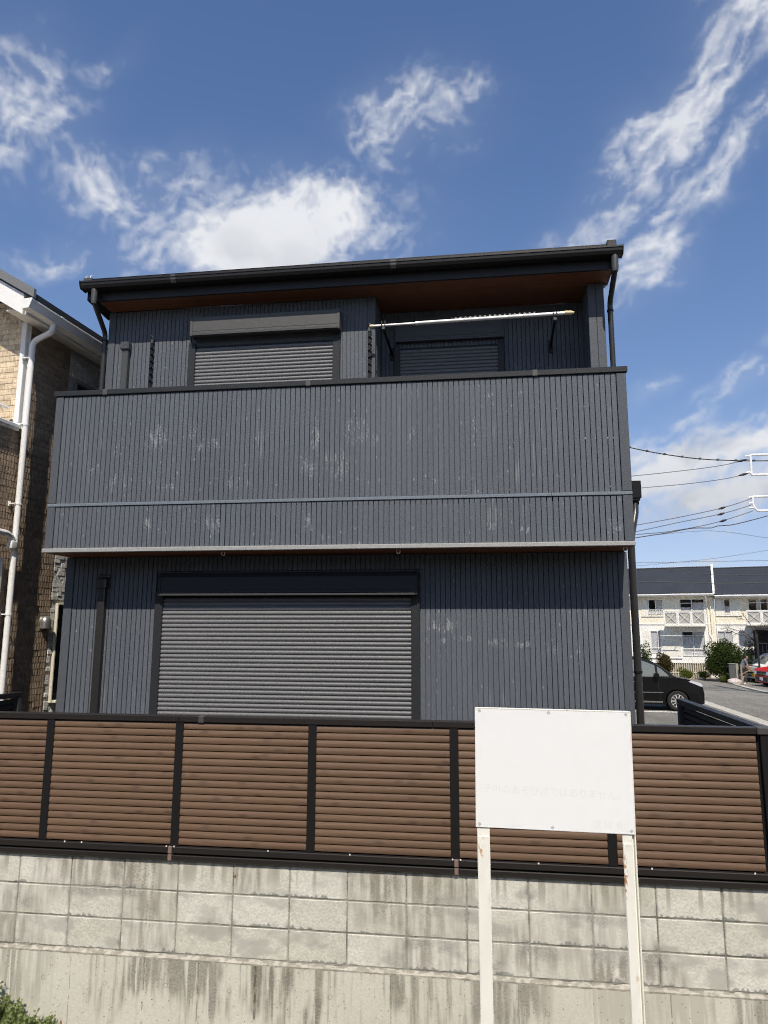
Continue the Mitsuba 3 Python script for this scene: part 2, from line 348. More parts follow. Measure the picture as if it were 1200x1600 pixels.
def tag(key, label=None, cat=None, group=None, kind=None):
    d = labels.setdefault(key, {})
    for a, b in (('label', label), ('category', cat), ('group', group), ('kind', kind)):
        if b:
            d[a] = b
    return key


def thing(name, label, cat, group=None):
    key = num(name)
    place.add(key)
    return tag(key, label, cat, group)


def obj(name, mesh, m, parent=None, smooth=False, to=None, kind=None):
    key = num(f'{parent}__{name}' if parent else name)
    if isinstance(mesh, dict):
        d = dict(mesh)
    else:
        d = mikit.ply(mesh, m, smooth=smooth)
    if to is not None:
        d['to_world'] = to
    scene[key] = d
    if kind:
        tag(key, kind=kind)
    return key


def join(ms):
    ms = [m for m in ms if m is not None]
    vs, fs, k = [], [], 0
    for m in ms:
        vs.append(np.asarray(m.vertices))
        fs.append(np.asarray(m.faces) + k)
        k += len(m.vertices)
    return trimesh.Trimesh(np.vstack(vs), np.vstack(fs), process=False)


BOXF = np.array([[0, 2, 1], [0, 3, 2], [4, 5, 6], [4, 6, 7], [0, 1, 5], [0, 5, 4], [1, 2, 6], [1, 6, 5], [2, 3, 7], [2, 7, 6], [3, 0, 4], [3, 4, 7]])


def box(x0, x1, y0, y1, z0, z1):
    v = np.array([[x0, y0, z0], [x1, y0, z0], [x1, y1, z0], [x0, y1, z0], [x0, y0, z1], [x1, y0, z1], [x1, y1, z1], [x0, y1, z1]], float)
    return trimesh.Trimesh(v, BOXF.copy(), process=False)


def cbox(x0, x1, y0, y1, z0, z1, c=0.004):
    c = min(c, 0.45 * min(x1 - x0, y1 - y0, z1 - z0))
    pts = []
    for a in ((c, c, 0), (c, 0, c), (0, c, c)):
        for sx in (0, 1):
            for sy in (0, 1):
                for sz in (0, 1):
                    pts.append(((x1 - a[0]) if sx else (x0 + a[0]), (y1 - a[1]) if sy else (y0 + a[1]), (z1 - a[2]) if sz else (z0 + a[2])))
    h = trimesh.convex.convex_hull(np.array(pts))
    return trimesh.Trimesh(h.vertices, h.faces, process=False)


def bar(p, q, w, h, up=(0, 0, 1)):
    p, q = np.asarray(p, float), np.asarray(q, float)
    d = q - p
    L = np.linalg.norm(d)
    d = d / L
    s = np.cross(d, up)
    if np.linalg.norm(s) < 1e-6:
        s = np.cross(d, (1, 0, 0))
    s /= np.linalg.norm(s)
    u = np.cross(s, d)
    b = box(-w / 2, w / 2, 0, L, -h / 2, h / 2)
    M = np.eye(4)
    M[:3, 0], M[:3, 1], M[:3, 2], M[:3, 3] = s, d, u, p
    return b.apply_transform(M)


def tube(points, r, sides=10, caps=True):
    p = np.asarray(points, float)
    rr = np.broadcast_to(r, (len(p),))
    t = np.gradient(p, axis=0)
    t /= np.linalg.norm(t, axis=1, keepdims=True) + 1e-12
    a = np.cross(t[0], (0, 0, 1.0) if abs(t[0][2]) < 0.9 else (1.0, 0, 0))
    A = []
    for k in range(len(p)):
        a = a - t[k] * (a @ t[k])
        a /= np.linalg.norm(a) + 1e-12
        A.append(a.copy())
    A = np.array(A)
    B = np.cross(t, A)
    ang = np.arange(sides) * 2 * np.pi / sides
    v = (p[:, None] + rr[:, None, None] * (np.cos(ang)[None, :, None] * A[:, None] + np.sin(ang)[None, :, None] * B[:, None])).reshape(-1, 3)
    f = []
    n = len(p)
    for i in range(n - 1):
        for j in range(sides):
            a0, b0 = i * sides + j, i * sides + (j + 1) % sides
            f += [[a0, b0, b0 + sides], [a0, b0 + sides, a0 + sides]]
    if caps:
        v = np.vstack([v, p[:1], p[-1:]])
        c0, c1 = n * sides, n * sides + 1
        for j in range(sides):
            f.append([c0, (j + 1) % sides, j])
            f.append([c1, (n - 1) * sides + j, (n - 1) * sides + (j + 1) % sides])
    return trimesh.Trimesh(v, np.array(f), process=False)


def bend(points, r=0.05, k=5):
    """Round the inner corners of a polyline."""
    P_ = [np.asarray(p, float) for p in points]
    out = [P_[0]]
    for i in range(1, len(P_) - 1):
        a, b, c = P_[i - 1], P_[i], P_[i + 1]
        ra = min(r, 0.45 * np.linalg.norm(a - b), 0.45 * np.linalg.norm(c - b))
        p0, p1 = b + (a - b) / np.linalg.norm(a - b) * ra, b + (c - b) / np.linalg.norm(c - b) * ra
        for s in np.linspace(0, 1, k):
            out.append((1 - s) ** 2 * p0 + 2 * s * (1 - s) * b + s * s * p1)
    out.append(P_[-1])
    return np.array(out)


def prism(poly, axis, a, b):
    """Polygon extruded along an axis from a to b. axis x: polygon in (y, z); y: in (x, z); z: in (x, y)."""
    m = trimesh.creation.extrude_polygon(Polygon(poly), b - a, engine='earcut')
    v = np.array(m.vertices)
    w = v[:, 2] + a
    if axis == 'x':
        o = np.stack([w, v[:, 0], v[:, 1]], 1)
        f = m.faces
    elif axis == 'y':
        o = np.stack([v[:, 0], w, v[:, 1]], 1)
        f = m.faces[:, ::-1]
    else:
        o = np.stack([v[:, 0], v[:, 1], w], 1)
        f = m.faces
    return trimesh.Trimesh(o, np.array(f), process=False)


def lathe(profile, axis_p, axis='y', n=20):
    """Profile of (radius, distance along axis)."""
    m = trimesh.creation.revolve(np.array(profile, float), sections=n)
    v = np.array(m.vertices)
    if axis == 'y':
        v = np.stack([v[:, 0], v[:, 2], -v[:, 1]], 1)
    elif axis == 'x':
        v = np.stack([v[:, 2], v[:, 0], v[:, 1]], 1)
    return trimesh.Trimesh(v + np.asarray(axis_p), m.faces, process=False)


def leaves(centres, size, seed, aspect=0.45, up=0.3):
    """Bent diamond leaves, four triangles each, at the given points."""
    g = np.random.default_rng(seed)
    c = np.asarray(centres, float)
    n = len(c)
    d = g.normal(size=(n, 3)) + [0, 0, up]
    d /= np.linalg.norm(d, axis=1, keepdims=True)
    s = np.cross(d, g.normal(size=(n, 3)))
    s /= np.linalg.norm(s, axis=1, keepdims=True)
    nn = np.cross(d, s)
    L = size * g.uniform(0.6, 1.3, (n, 1))
    v = np.stack([c, c + d * L * 0.5 + s * L * aspect * 0.5 + nn * L * 0.08, c + d * L - nn * L * 0.1, c + d * L * 0.5 - s * L * aspect * 0.5 + nn * L * 0.08], 1).reshape(-1, 3)
    k = np.arange(n)[:, None] * 4
    f = np.hstack([k, k + 1, k + 2, k, k + 2, k + 3]).reshape(-1, 3)
    return trimesh.Trimesh(v, f, process=False)


def clump(centre, radii, n, seed, hollow=0.55, lumps=9):
    """Points in a lumpy ellipsoid."""
    g = np.random.default_rng(seed)
    lc = g.normal(size=(lumps, 3))
    lc = lc / np.linalg.norm(lc, axis=1, keepdims=True) * g.uniform(0.35, 0.72, (lumps, 1))
    k = g.integers(0, lumps, n)
    q = g.normal(size=(n, 3))
    q = q / np.linalg.norm(q, axis=1, keepdims=True) * (hollow + (1 - hollow) * g.uniform(0, 1, (n, 1)) ** 0.5) * g.uniform(0.28, 0.5, lumps)[k][:, None]
    return np.asarray(centre) + (lc[k] + q) * np.asarray(radii)

# ------------------------------------------------------------------ the setting: ground, pads, road
def zg(y):
    return -0.25 * np.clip((np.asarray(y, float) - 24.0) / 9.0, 0, 1)      # the land falls a little across the road


gy = np.array([-900.0, -8.0, 24.0, 27.0, 30.0, 33.0, 60.0, 1500.0])
gv = np.vstack([np.c_[np.full(8, x), gy, zg(gy)] for x in (-900.0, 900.0)])
obj('ground', trimesh.Trimesh(gv, np.array([f for i in range(7) for f in ([i, i + 8, i + 9], [i, i + 9, i + 1])]), process=False), 'm_asphalt', kind='structure')
obj('verge', box(-14, 12, -9, 0.06, -0.30, 0.02), 'm_soil', kind='structure')
obj('house_yard', box(-1.72, 4.70, 0.16, 13.0, -0.2, 0.50), 'm_soil', kind='structure')
obj('neighbour_yard', box(-14.0, -1.724, 0.16, 15.0, -0.2, 0.496), 'm_soil', kind='structure')
GUT = [(11.15, 8.0), (11.20, 17.8), (11.27, 23.7), (11.5, 30.0), (11.2, 36.0), (9.8, 38.2), (4.0, 39.2)]


def ribbon(pts, w, z0, z1):
    p = np.asarray(pts, float)
    t = np.gradient(p, axis=0)
    t /= np.linalg.norm(t, axis=1, keepdims=True)
    s = np.stack([t[:, 1], -t[:, 0]], 1)
    a, b = p - s * w / 2, p + s * w / 2
    n = len(p)
    v = np.vstack([np.c_[a, z0 + zg(p[:, 1])], np.c_[b, z0 + zg(p[:, 1])], np.c_[b, z1 + zg(p[:, 1])], np.c_[a, z1 + zg(p[:, 1])]])
    f = []
    for i in range(n - 1):
        for k in range(4):
            q, r = k * n + i, ((k + 1) % 4) * n + i
            f += [[q, q + 1, r + 1], [q, r + 1, r]]
    return trimesh.Trimesh(v, np.array(f), process=False)


obj('gutter_strip', ribbon(bend(np.c_[np.array(GUT), np.zeros(len(GUT))], 1.5)[:, :2], 0.42, -0.05, 0.012), 'm_kerb', kind='structure')
obj('kerb_strip', ribbon([(15.7, 6.0), (15.8, 20.0), (15.95, 25.0), (16.1, 29.0), (16.25, 31.5), (16.45, 34.0), (16.75, 37.4)], 0.24, -0.05, 0.05), 'm_kerb', kind='structure')
obj('parking_line', ribbon([(6.4, 20.55), (8.2, 20.40), (9.9, 20.24)], 0.12, -0.02, 0.005), 'm_line', kind='structure')

# ------------------------------------------------------------------ unseen house added behind the camera: it hides low bright sky from shaded fronts
oh = thing('added_opposite_house', 'long two storey house added behind the camera to hide low bright sky, out of view', 'house')
obj('wall', box(-16.0, 20.0, -24.0, -15.0, 0.0, 5.9), 'm_tan', oh)
obj('roof', prism([(-24.8, 5.91), (-14.2, 5.91), (-19.5, 8.2)], 'x', -16.6, 20.6), 'm_tile', oh)
for k in range(7):
    for z in (1.0, 3.8):
        w = obj('window', box(-14.0 + 5.0 * k, -12.2 + 5.0 * k, -15.0, -14.94, z, z + 1.3), 'm_white', oh)
        obj('pane', box(-13.93 + 5.0 * k, -12.27 + 5.0 * k, -14.93, -14.92, z + 0.07, z + 1.23), 'm_pane', w)

# ------------------------------------------------------------------ the dark house
HX0, HX1 = -1.456, 4.329
YB, Y1, Y2, Y3 = 1.554, 2.0, 2.554, 3.0
house = thing('dark_house', 'two storey dark grey house with closed roller shutters and a wide balcony, behind the fence', 'house')
PITCH_B = 0.0506
board = mikit.ply(prism([(-0.0222, 0.018), (-0.0220, -0.009), (-0.0212, -0.011), (0.0212, -0.011), (0.0220, -0.009), (0.0222, 0.018)], 'z', 0, 1), 'm_siding')


def boards(parent, x0, x1, y, z0, z1, n_part=True, start=None):
    """Ribbed siding: one board after another from x0 to x1 on the plane y, facing -y."""
    n = max(1, round((x1 - x0) / PITCH_B))
    w = (x1 - x0) / n
    xs = [x0 + w * (i + 0.5) for i in range(n)]
    if n_part:
        for x in xs:
            obj('siding_board', board, None, parent, to=T().translate([x, y, z0]).scale([1, 1, z1 - z0]))
    else:
        obj('ribbed_siding', join([prism([(x - 0.0222, y + 0.018), (x - 0.0220, y - 0.009), (x - 0.0212, y - 0.011), (x + 0.0212, y - 0.011), (x + 0.0220, y - 0.009), (x + 0.0222, y + 0.018)], 'z', z0, z1) for x in xs]), 'm_siding', parent, kind='stuff')
    return xs


# bodies behind the cladding
g1 = obj('ground_floor_wall', join([box(HX0 + 0.01, HX1 - 0.01, Y1 + 0.018, 11.0, 0.5, 3.46)]), 'm_groove', house)
g2 = obj('upper_wall', join([box(HX0 - 0.02, 1.785, Y2 + 0.018, 11.0, 3.5, 6.514), box(1.785, 4.338, Y3 + 0.018, 11.0, 3.5, 6.514), box(4.178, 4.338, Y2 + 0.018, Y3 + 0.018, 3.5, 6.514)]), 'm_groove', house)
obj('side_cladding', join([box(HX0, HX0 + 0.008, Y1 + 0.02, 11.0, 0.5, 3.44), box(HX1 - 0.008, HX1, Y1 + 0.02, 11.0, 0.5, 3.44), box(HX0 - 0.03, HX0 - 0.021, Y2 + 0.02, 11.0, 3.5, 6.51), box(4.339, 4.348, Y2 + 0.02, 11.0, 3.5, 6.51)]), 'm_siding', g1)
obj('foundation', box(HX0 + 0.03, HX1 - 0.03, Y1 + 0.02, 10.98, 0.45, 0.80), 'm_concrete', g1)

# ground floor siding
boards(g1, -1.362, -0.43, Y1, 0.80, 3.45)
boards(g1, 2.335, 4.245, Y1, 0.80, 3.45)
boards(g1, -0.43, 2.335, Y1, 3.30, 3.45, n_part=False)
obj('corner_trim', join([cbox(HX0 - 0.004, -1.368, Y1 - 0.018, Y1 + 0.06, 0.8, 3.45, 0.003)]), 'm_trim', g1)
obj('corner_trim', join([cbox(4.246, HX1 + 0.004, Y1 - 0.018, Y1 + 0.06, 0.8, 3.45, 0.003)]), 'm_trim', g1)

# upper floor siding
boards(g2, -1.398, -0.44, Y2, 4.0, 6.51, n_part=False)
boards(g2, 1.36, 1.690, Y2, 4.0, 6.51, n_part=False)
boards(g2, -0.44, 1.36, Y2, 6.30, 6.51, n_part=False)
boards(g2, 1.80, 4.175, Y3, 4.0, 6.51, n_part=False)
obj('corner_trim', cbox(HX0 - 0.036, -1.402, Y2 - 0.018, Y2 + 0.06, 4.0, 6.512, 0.003), 'm_trim', g2)
obj('corner_trim', cbox(1.692, 1.789, Y2 - 0.018, Y2 + 0.10, 4.0, 6.512, 0.003), 'm_trim', g2)
obj('corner_trim', cbox(4.174, 4.259, Y2 - 0.018, Y2 + 0.08, 4.0, 6.512, 0.003), 'm_trim', g2)
obj('corner_trim', cbox(4.262, 4.348, Y2 - 0.018, Y2 + 0.08, 4.0, 6.512, 0.003), 'm_trim', g2)
obj('recess_side', box(1.786, 1.792, Y2 + 0.11, Y3, 4.0, 6.51), 'm_trim', g2)
obj('recess_side', box(4.171, 4.177, Y2 + 0.09, Y3, 4.0, 6.51), 'm_trim', g2)

# balcony
bal = obj('balcony', join([box(-1.43, 4.314, YB + 0.018, YB + 0.12, 3.50, 5.098), box(-1.43, -1.32, YB + 0.12, Y2, 3.462, 5.097), box(4.20, 4.314, YB + 0.12, Y2, 3.462, 5.097), box(-1.32, 4.20, YB + 0.12, Y2 + 0.44, 3.465, 4.02)]), 'm_groove', house)
obj('balcony_side', join([box(-1.437, -1.431, YB + 0.02, Y2, 3.49, 5.098), box(4.315, 4.321, YB + 0.02, Y2, 3.49, 5.098)]), 'm_siding', bal)
J0, J1 = 0.408, 3.555   # the lower band is cut by two pale joint strips
boards(bal, -1.352, 4.232, YB, 3.963, 5.094)
boards(bal, -1.352, J0 - 0.005, YB, 3.504, 3.924)
boards(bal, J0 + 0.052, J1 - 0.002, YB, 3.504, 3.924)
boards(bal, J1 + 0.055, 4.232, YB, 3.504, 3.924)
for x in (J0 + 0.001, J1 + 0.003):
    obj('joint_strip', cbox(x, x + 0.044, YB - 0.010, YB + 0.017, 3.504, 3.924, 0.002), 'm_seam', bal)
for x0, x1 in ((-1.439, -1.356), (4.236, 4.322)):
    obj('corner_trim', cbox(x0, x1, YB - 0.017, YB + 0.05, 3.963, 5.094, 0.003), 'm_trim', bal)
    obj('corner_trim', cbox(x0, x1, YB - 0.017, YB + 0.05, 3.504, 3.924, 0.003), 'm_trim', bal)
for x0, x1 in ((-1.440, 0.452), (0.454, 3.598), (3.600, 4.323)):
    obj('band_strip', join([cbox(x0, x1, YB - 0.022, YB + 0.017, 3.928, 3.958, 0.003), box(x0, x1, YB - 0.014, YB + 0.017, 3.9575, 3.961)]), 'm_joint', bal)
cop = obj('coping', cbox(-1.462, 4.338, YB - 0.030, YB + 0.16, 5.099, 5.157, 0.006), 'm_coping', bal)
for x0 in (-0.92, 1.24, 3.46):
    obj('coping_joint', cbox(x0, x0 + 0.05, YB - 0.0325, YB + 0.162, 5.0965, 5.1595, 0.004), 'm_box', bal)
obj('coping_side', join([cbox(-1.462, -1.29, YB + 0.162, Y2 - 0.02, 5.099, 5.157, 0.006), cbox(4.18, 4.338, YB + 0.162, Y2 - 0.02, 5.099, 5.157, 0.006)]), 'm_coping', bal)
obj('drip_edge', join([cbox(-1.457, 4.326, YB - 0.030, YB + 0.02, 3.459, 3.499, 0.004), box(-1.452, 4.321, YB - 0.012, YB + 0.017, 3.499, 3.503)]), 'm_drip', bal)
obj('balcony_soffit', box(-1.43, 4.314, YB + 0.022, Y1 - 0.001, 3.456, 3.4615), 'm_soffit', bal)
for x in (0.42, 2.16, 4.25):
    obj('soffit_hook', tube([(x + 0.017 * math.cos(t), YB + 0.07, 3.440 + 0.020 * math.sin(t)) for t in np.linspace(0, 2 * math.pi, 13)], 0.004, 6, False), 'm_alu', bal)

# touched-up nail heads, in rows where the panels are fixed
disc = []


def nails(x0, x1, y, zs, off=0.0):
    k = 0
    x = x0 + PITCH_B / 2 + off
    while x < x1:
        for z in zs:
            for dx in ((0, PITCH_B) if k % 2 == 0 else (PITCH_B * 0.5,)):
                xx, zz = x + dx + rng.uniform(-.006, .006), z + rng.uniform(-.018, .018)
                if xx < x1 and rng.random() < 0.93:
                    r = rng.choice((0.006, 0.008, 0.011))
                    disc.append(lathe([(0, 0.0025), (r, 0.0025), (r, 0)], (xx, y - 0.011, zz), 'y', 7))
        x += PITCH_B * 4.5
        k += 1


nails(-1.352, 4.232, YB, (4.78, 4.46, 3.995, 3.905, 3.545))
obj('nail_heads', join(disc), 'm_nail', bal, kind='stuff')
disc = []
nails(-1.362, -0.43, Y1, (2.72, 2.33, 1.92))
nails(2.335, 4.245, Y1, (2.72, 2.28, 1.90))
obj('nail_heads', join(disc), 'm_nail', g1, kind='stuff')
disc = []
nails(-1.398, -0.44, Y2, (5.72,))
nails(1.36, 1.69, Y2, (5.72,))
obj('nail_heads', join(disc), 'm_nail', g2, kind='stuff')

# roller shutters
SLAT = 0.0437
slat_poly = [(0.010, 0.0), (0.002, 0.0015), (-0.0045, 0.007), (-0.0085, 0.016), (-0.0092, 0.024), (-0.006, 0.033), (-0.001, 0.0375), (0.004, 0.0385), (0.004, 0.0437), (0.010, 0.0437)]
slat = mikit.ply(prism(slat_poly, 'x', 0, 1), 'm_shutter', smooth=40)


def roller(label, x0, x1, y, ztop, zbot, base, bx0, bx1, by, bz0, bz1, boxm, rail=0.085, chamfer=0.05, railm='m_coping'):
    s = obj('roller_shutter', join([box(x0, x1, y - 0.004, y + 0.029, zbot, ztop + 0.03)]), 'm_black', house)
    tag(s, label)
    z = ztop - SLAT
    while z > zbot:
        obj('slat', base, None, s, to=T().translate([x0, y - 0.016, z]).scale([x1 - x0, 1, 1]))
        z -= SLAT
    for a, b in ((x0 - rail, x0), (x1, x1 + rail)):
        obj('guide_rail', join([cbox(a, b, y - 0.045, y, zbot, ztop + 0.035, 0.003), cbox(a + 0.004, b - 0.004, y - 0.047, y, ztop + 0.0355, ztop + 0.062, 0.003)]), railm, s)
    hb = obj('shutter_box', prism([(y, bz0 + 0.02), (by + 0.01, bz0 + 0.02), (by, bz0 + 0.025), (by, bz1 - chamfer), (by + chamfer * 0.9, bz1), (y, bz1)], 'x', bx0 + 0.025, bx1 - 0.025), boxm, s)
    for a, b in ((bx0, bx0 + 0.0245), (bx1 - 0.0245, bx1)):
        obj('end_cap', prism([(y, bz0), (by - 0.004, bz0), (by - 0.006, bz1 - chamfer), (by + chamfer * 0.9, bz1 + 0.004), (y, bz1 + 0.004)], 'x', a, b), boxm, s)
    obj('box_lip', join([cbox(bx0 + 0.026, bx1 - 0.026, by - 0.012, by + 0.05, bz0 - 0.002, bz0 + 0.0185, 0.003)]), 'm_pipegrey', s)
    obj('box_seam', box(bx0 + 0.026, bx1 - 0.026, by - 0.0012, by + 0.001, bz0 + 0.052, bz0 + 0.056), 'm_black', s)
    return s


roller('wide roller shutter of the ground floor, ribbed silver grey slats closed', -0.335, 2.249, Y1 - 0.012, 3.020, 0.95, slat, -0.352, 2.319, 1.865, 3.040, 3.275, 'm_coping')
roller('roller shutter of the upper floor left of the recess, grey slats closed', -0.357, 1.300, Y2 - 0.012, 5.985, 4.45, slat, -0.392, 1.395, 2.405, 6.095, 6.325, 'm_box', chamfer=0.004)
roller('dark roller shutter in the shaded balcony recess', 2.028, 3.190, Y3 - 0.012, 6.02, 4.45, slat, 1.975, 3.262, 2.93, 6.11, 6.345, 'm_trim', rail=0.07, chamfer=0.004)

# roof and eaves
roof = obj('roof', join([
    prism([(2.19, 6.70), (2.19, 6.735), (6.9, 8.12), (11.7, 6.70), (11.7, 6.66), (6.9, 8.06)], 'x', -1.64, 4.43),
]), 'm_black', house)
obj('roof_tiles', join([prism([(2.14 + 0.35 * k, 6.730 + 0.1030 * k), (2.14 + 0.35 * k, 6.752 + 0.1030 * k), (2.54 + 0.35 * k, 6.849 + 0.1030 * k), (2.54 + 0.35 * k, 6.840 + 0.1030 * k)], 'x', -1.60, 4.40) for k in range(13)]), 'm_black', roof)
obj('fascia', cbox(-1.475, 4.405, 2.232, 2.262, 6.512, 6.69, 0.003), 'm_eave', roof)
obj('eave_soffit', join([box(-1.47, 4.39, 2.263, Y2 - 0.02, 6.514, 6.528), box(1.79, 4.172, Y2 - 0.02, Y3, 6.518, 6.530)]), 'm_soffit', roof)
obj('soffit_edge', join([box(4.391, 4.400, 2.264, Y2 - 0.02, 6.512, 6.53)]), 'm_soffit', roof)
obj('verge_board', join([prism([(2.24, 6.69), (2.24, 6.535), (2.72, 6.505), (2.82, 6.54), (2.84, 6.60), (6.9, 7.92), (6.9, 8.05), (2.24, 6.70)], 'x', -1.618, -1.478)]), 'm_black', roof)
obj('verge_board', join([prism([(2.27, 6.69), (2.27, 6.532), (2.64, 6.532), (6.9, 7.92), (6.9, 8.05), (2.27, 6.70)], 'x', 4.372, 4.412)]), 'm_black', roof)
gut = obj('gutter', prism([(2.112, 6.622), (2.092, 6.652), (2.088, 6.682), (2.080, 6.684), (2.080, 6.702), (2.098, 6.702), (2.100, 6.684), (2.104, 6.658), (2.122, 6.632), (2.208, 6.632), (2.222, 6.70), (2.230, 6.70), (2.217, 6.622)], 'x', -1.625, 4.478), 'm_eave', roof)
for x0, x1 in ((-1.637, -1.6255), (4.4785, 4.490)):
    obj('end_cap', prism([(2.110, 6.617), (2.088, 6.652), (2.077, 6.682), (2.077, 6.706), (2.231, 6.706), (2.218, 6.617)], 'x', x0, x1), 'm_eave', gut)
for x in (-0.52, 2.02):
    obj('gutter_joint', join([cbox(x, x + 0.06, 2.076, 2.100, 6.679, 6.7065, 0.003), prism([(2.085, 6.69), (2.088, 6.650), (2.110, 6.617), (2.117, 6.623), (2.096, 6.654), (2.094, 6.69)], 'x', x, x + 0.06)]), 'm_pipegrey', gut)
obj('ridge_cap', join([cbox(-1.61, -1.50, 2.115, 2.205, 6.707, 6.755, 0.004)]), 'm_pipegrey', roof)
obj('ridge_cap', join([cbox(4.33, 4.425, 2.115, 2.225, 6.707, 6.785, 0.004)]), 'm_eave', roof)
obj('snow_clip', join([tube(bend([(-1.585, 2.13, 6.73), (-1.585, 2.13, 6.775), (-1.56, 2.13, 6.785)], .02), 0.006, 6), tube(bend([(-1.54, 2.15, 6.75), (-1.54, 2.15, 6.80), (-1.52, 2.15, 6.80)], .02), 0.006, 6)]), 'm_alu', roof)


# downpipes
def downpipe(pts, r, label=None, bands=(), sleeve=None, m='m_pipe'):
    k = obj('downpipe', tube(bend(pts, 0.06), r, 14), m, house, smooth=50)
    if label:
        tag(k, label)
    if sleeve is not None:
        a, b = np.array(sleeve[0]), np.array(sleeve[1])
        obj('sleeve', tube([a, a + (b - a) * .02, b - (b - a) * .25, b], [r * 0.8, r * 1.28, r * 1.28, r * 1.05], 14), 'm_pipegrey', k, smooth=40)
    for p in bands:
        p = np.array(p)
        obj('band', join([tube([p + [0, 0, -.010], p + [0, 0, .010]], r * 1.22, 12), cbox(p[0] - .008, p[0] + .008, p[1], p[1] + 0.10, p[2] - .008, p[2] + .008, .002)]), 'm_black', k)
    return k


downpipe([(4.405, 2.15, 6.60), (4.403, 2.15, 6.46), (4.405, 2.52, 6.26), (4.405, 2.52, 4.0)], 0.029, 'black downpipe at the right end of the eaves', [(4.405, 2.52, 6.17)], ((4.405, 2.15, 6.622), (4.404, 2.15, 6.44)))
downpipe([(-1.476, 2.15, 6.60), (-1.474, 2.15, 6.46), (-1.528, 2.53, 6.24), (-1.528, 2.53, 3.6)], 0.029, 'black downpipe at the left end of the eaves', [(-1.528, 2.53, 6.15)], ((-1.478, 2.15, 6.622), (-1.475, 2.15, 6.44)))
downpipe([(4.49, 2.24, 3.98), (4.485, 2.22, 3.88), (4.402, 2.10, 3.58), (4.402, 2.10, 0.5)], 0.035, 'dark downpipe at the right corner of the ground floor', [(4.402, 2.10, 2.313)])
downpipe([(-1.53, 2.16, 3.6), (-1.53, 2.16, 0.5)], 0.030, 'grey downpipe at the left corner of the ground floor', [(-1.53, 2.16, 2.28)], m='m_pipegrey')
rh = obj('rain_head', join([cbox(4.455, 4.545, 2.17, 2.34, 4.010, 4.186, 0.004), cbox(4.448, 4.532, 2.18, 2.33, 3.985, 4.009, 0.003)]), 'm_black', house)
obj('outlet', lathe([(0, .03), (.028, .03), (.036, 0), (.036, -.03), (0, -.03)], (4.49, 2.24, 3.965), 'y', 14), 'm_black', rh, smooth=40)

# duct covers and wall brackets
d1 = obj('pipe_cover', cbox(-1.052, -0.972, Y1 - 0.075, Y1 - 0.011, 0.55, 3.12, 0.008), 'm_pipe', house)
tag(d1, 'black pipe cover up the left of the ground floor wall')
obj('cover_cap', join([cbox(-1.068, -0.955, Y1 - 0.10, Y1 - 0.011, 3.115, 3.225, 0.012), cbox(-1.06, -0.94, Y1 - 0.06, Y1 - 0.011, 3.226, 3.268, 0.010)]), 'm_pipe', d1)
d2 = obj('pipe_cover', cbox(-1.272, -1.192, Y2 - 0.075, Y2 - 0.011, 4.02, 6.00, 0.008), 'm_pipegrey', house)
tag(d2, 'grey pipe cover up the left of the upper wall')
obj('cover_cap', join([cbox(-1.288, -1.178, Y2 - 0.10, Y2 - 0.011, 5.995, 6.095, 0.012), lathe([(0, .045), (.045, .04), (.05, 0), (0, 0)], (-1.233, Y2 - 0.012, 6.09), 'y', 12)]), 'm_pipegrey', d2)
for x, y in ((-0.915, Y2 - 0.028), (1.722, Y2 - 0.034)):
    k = obj('clothes_bracket', join([cbox(x - 0.012, x + 0.012, y - 0.008, y + 0.012, 5.10, 6.12, 0.002)]), 'm_black', house)
    for i in range(9):
        z = 5.35 + i * 0.082
        obj('notch', join([prism([(x - 0.012, z), (x + 0.030, z + 0.018), (x + 0.034, z + 0.030), (x + 0.016, z + 0.05), (x - 0.012, z + 0.05)], 'y', y - 0.024, y - 0.009)]), 'm_black', k)
    obj('bracket_hook', join([tube(bend([(x - 0.012, y, 6.12), (x - 0.012, y - 0.03, 6.165), (x + 0.02, y - 0.035, 6.155), (x + 0.026, y - 0.02, 6.10)], .02), 0.007, 8), cbox(x - 0.016, x + 0.016, y - 0.012, y + 0.01, 6.08, 6.13, .003)]), 'm_pipegrey', k)
dk = obj('oval_shadow_disc', lathe([(0, .03), (.014, .03), (.016, 0), (0, 0)], (1.765, Y2 - 0.018, 5.86), 'y', 12), 'm_black', house)  # black disc drawn in place of the oval shadow on the divider wall
for x in (1.93, 3.80):
    k = obj('pole_arm', join([bar((x, Y3 - 0.012, 5.98), (x - 0.015, 2.32, 6.02), 0.026, 0.022), cbox(x - 0.022, x + 0.022, Y3 - 0.022, Y3 - 0.010, 5.90, 6.06, .003)]), 'm_black', house)
    obj('arm_ring', join([tube([(x - 0.015 + s, 2.32 + 0.034 * math.cos(t), 6.068 + 0.034 * math.sin(t)) for t in np.linspace(0, 2 * math.pi, 17)], 0.006, 6, False) for s in (-0.018, 0.018)] + [cbox(x - 0.033, x + 0.003, 2.30, 2.34, 6.000, 6.033, .004)]), 'm_pipegrey', k)

